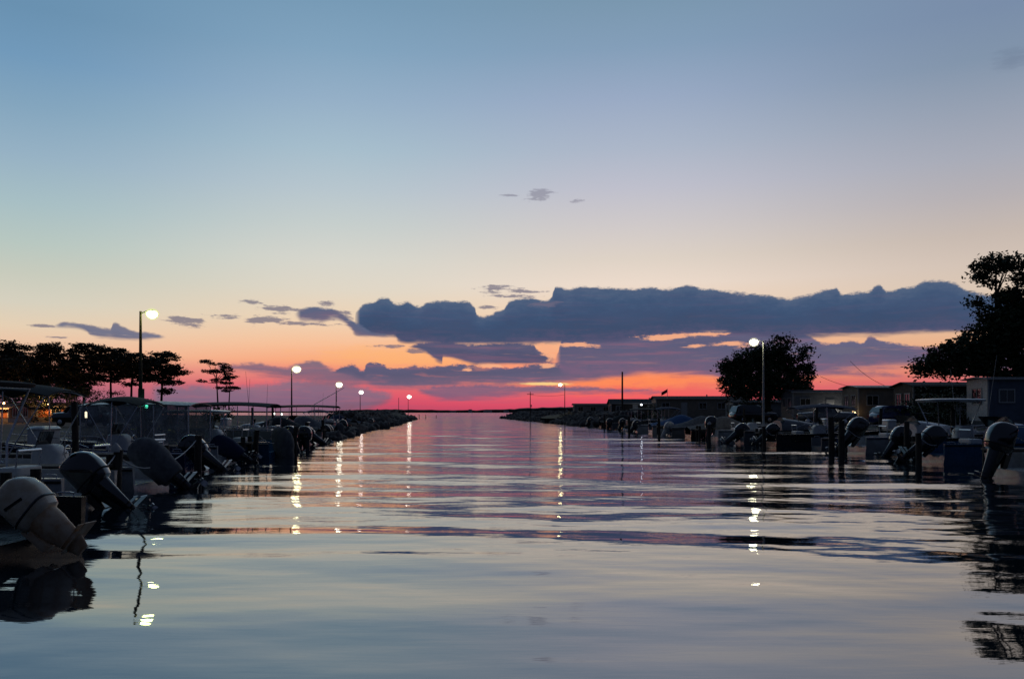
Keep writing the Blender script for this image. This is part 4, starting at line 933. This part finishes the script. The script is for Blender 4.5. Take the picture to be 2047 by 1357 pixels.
def tree(name, label, d, lobes, base_px, n, size, lm, z0=.85, tr=.25, cat='tree', flat=1.0, seed=1, limbs=6, depth=.8, split=.45, group=None, trunk_top=None):
    """lobes in photo columns/rows at depth d: (px, py, rx_px, ry_px); each becomes an ellipsoid of real size at its own depth"""
    q = np.random.default_rng(seed); k = d / F
    b = P(base_px, d, z0); t = thing(name, b, label, cat, group)
    L_ = []
    for px, py, rx, ry in lobes:
        c = P(px, d, py=py) - b; off = q.uniform(-.5, .5) * rx * k * depth
        L_.append(((c.x, off, c.z), rx * k, max(rx * k * depth, ry * k), ry * k))
    V, Fq, cl = leaves(L_, n, size, q, flat)
    cr = bulk('crown', V, Fq, lm, t)
    tm = MB(); top = max(l[0][2] for l in L_) if trunk_top is None else trunk_top; zs = top * split
    lean = q.uniform(-.3, .3)
    tm.tube([(0, 0, -.3), (lean * .3, 0, zs * .5), (lean, 0, zs), (lean * 1.6, .3, zs + (top - zs) * .3), (lean * .2, -.2, zs + (top - zs) * .6), (lean * 1.2, 0, top * .86)], tr * 1.25, 10, tr * .06)
    for l in sorted(L_, key=lambda l: -l[1] * l[3])[:limbs]:
        e = Vector(l[0]); s0 = Vector((lean * 1.1, 0, min(zs + (e.z - zs) * .25, e.z - .2) if e.z > zs else max(e.z - .4, .6)))
        tm.tube([s0, s0.lerp(e, .5) + Vector((0, 0, -.15 * (e - s0).length * .4)), e], tr * .5, 7, tr * .12)
        for i in range(3):
            e2 = e + Vector(tuple(q.normal(size=3) * np.array([l[1], l[2], l[3]]) * .5)); tm.tube([s0.lerp(e, .6), e2], tr * .18, 5, tr * .05)
    tm.build('trunk', BARK, t)
    return t
tree('shade_tree', 'broad round tree with dense dark crown behind the bright lamp', 89,
     [(1530,752,70,46), (1560,692,27,20), (1552,715,32,18), (1496,716,34,20), (1474,734,30,22), (1450,762,14,18), (1578,728,24,18), (1606,706,17,15), (1604,748,26,18), (1520,703,22,12), (1455,738,18,8), (1490,775,45,24), (1570,780,50,26), (1612,735,16,14), (1605,778,16,18), (1450,730,14,10)],
     1535, 30000, .17, LEAF, tr=.32, seed=4, limbs=10)
tree('shade_tree', 'towering tree with two-tiered open crown at the right edge', 60,
     [(1988,530,36,18), (2038,522,30,15), (1958,545,14,20), (1975,562,20,10), (2052,556,28,16), (2018,592,34,13), (1953,604,16,12), (1980,630,34,18), (2034,628,34,24), (1965,668,34,22), (2010,680,44,30), (2032,602,40,26), (2005,652,52,26), (2060,650,50,40), (1985,700,60,22), (1925,692,32,18), (1890,708,34,18),
      (1862,722,28,17), (1843,740,19,14), (1900,738,44,18), (1955,725,50,26), (2050,700,44,34), (2010,738,52,20), (2060,745,42,20), (2100,600,50,60), (2110,700,50,50)],
     1995, 44000, .15, LEAF, tr=.36, seed=8, limbs=16, split=.35)
def pine(label, base, d, tiers, n, seed, size=.16, trunk=.16, z0=.85, cat='pine tree', group='pines on the left bank'):
    return tree('pine_tree', label, d, tiers, base, n, size, NEED, z0=z0, tr=trunk, cat=cat, flat=.45, seed=seed, limbs=8, split=.6, group=group)
pine('pine at the left edge with a tall rounded crown', 8, 100, [(12,692,20,14), (28,700,12,16), (0,715,30,20), (20,735,40,24), (-20,740,30,25), (15,765,40,18)], 14000, 21)
pine('low pine between the left edge tree and the domed pine', 48, 104, [(50,695,16,7), (45,712,24,10), (52,730,34,16), (42,752,38,18), (60,775,34,16)], 11000, 22)
pine('dark domed pine, widest of the left group', 98, 106, [(96,692,26,9), (85,704,24,16), (108,706,24,18), (122,718,12,12), (95,726,46,22), (95,750,48,20), (110,772,42,18), (140,742,30,22)], 20000, 23)
pine('pine with a flat spreading top left of the lamp pole', 168, 108, [(172,690,26,5), (155,700,22,8), (190,698,34,8), (212,704,24,8), (165,716,38,14), (200,722,36,16), (160,740,44,18), (175,760,34,14), (150,780,28,14)], 16000, 24)
pine('thin pine with bare trunk just left of the lamp pole', 222, 112, [(240,703,16,8), (230,716,26,10), (212,734,28,10), (238,740,30,13), (222,757,30,8), (250,722,20,10)], 9000, 25)
pine('pine directly behind the leaning lamp pole', 262, 110, [(270,712,24,7), (255,728,26,12), (285,732,26,14), (270,746,36,13), (290,757,26,7), (262,768,16,5), (300,728,26,14)], 11000, 26)
pine('pine with drooping ragged branches right of the lamp pole', 322, 112, [(325,708,22,6), (342,716,16,9), (312,724,24,10), (345,735,22,9), (358,744,16,4), (325,746,32,12), (350,765,20,4), (330,762,20,6), (332,782,16,6)], 9000, 27)
pine('dark filler pine behind the domed pine', 135, 125, [(132,740,26,16), (145,762,36,16), (120,785,40,14), (60,790,60,14)], 11000, 28)
for i, (px, top) in enumerate([(198, 748), (213, 752), (236, 750), (251, 758), (281, 770), (318, 775)]):
    pass
pine('left one of the two small ragged pines standing apart', 436, 150, [(412,722,15,3.5), (432,727,14,3), (450,732,10,6), (425,742,24,4), (452,740,14,6), (403,761,9,3.5), (437,760,14,4), (443,775,12,3)], 4500, 31, size=.14, trunk=.14, z0=.85, group='two small pines standing apart')
pine('right one of the two small ragged pines standing apart', 457, 151, [(462,754,17,3), (448,765,16,3), (465,775,17,3), (452,758,9,4), (457,748,8,4), (452,781,10,3)], 3600, 32, size=.14, trunk=.12, z0=.85, group='two small pines standing apart')
def bush(px, d, w, h, label, seed, n=1500, size=.12, z0=.8):
    b = P(px, d, z0); t = thing('bush', b, label, 'bush'); q = np.random.default_rng(seed)
    V, Fq, _ = leaves([((q.uniform(-.3, .3) * w, q.uniform(-.3, .3) * w, h * .45), w * .5, w * .5, h * .5) for _ in range(4)], n, size, q)
    bulk('foliage', V, Fq, LEAF, t)
    MB().tube([(0, 0, -.1), (.05, 0, h * .6)], .05, 7, .02).build('stem', BARK, t)
bush(430, 92, 3.0, 1.9, 'round bush below the two small pines', 41)
bush(265, 62, 3.2, 2.3, 'leafy bush lit yellow green by the nearest lamp', 42, 3000)
bush(30, 96, 12, 5.4, 'wide dark bush below the left edge pine', 43, 9000)
bush(165, 104, 10, 5.0, 'dark bush under the flat topped pine', 44, 8000)
bush(110, 90, 6, 2.6, 'low hedge bush before the terracotta home', 47, 2000) if False else None
bush(1885, 60, 6, 3.2, 'dark bush under the big right tree', 45, 3500)
bush(1300, 104, 2.4, 2.4, 'bare topped bush beside the tall pole', 46, 900)
bush(1498, 86, 4, 2.6, 'bush at the foot of the broad round tree', 48, 2500)
# far shore buildings and channel marks
for i, (px, w_, h_) in enumerate([(862, 12, 6), (905, 18, 4), (940, 9, 7), (975, 22, 5), (1012, 14, 5)]):
    t = thing('waterfront_building', P(px, 2085, .5), ['low white building', 'long pale building', 'small tall white building', 'widest pale building', 'rightmost white building'][i] + ' on the far shore of the bay', 'building')
    MB().box((0, 0, h_/2), (w_, 8, h_)).build('wall', SIDW, t); MB().box((0, 0, h_ + .5), (w_ + 1, 9, 1.0), taper=.7).build('roof', SHING, t)
for px, d, h, l in [(838, 235, 1.3, 'thin marker stake just right of the farthest left lamp'), (851, 245, 1.1, 'second marker stake beyond the left breakwater tip'), (872, 260, .9, 'short marker stake farthest out in the channel mouth')]:
    piling(px, d, h, l, r=.1, group='marker stakes at the channel mouth')
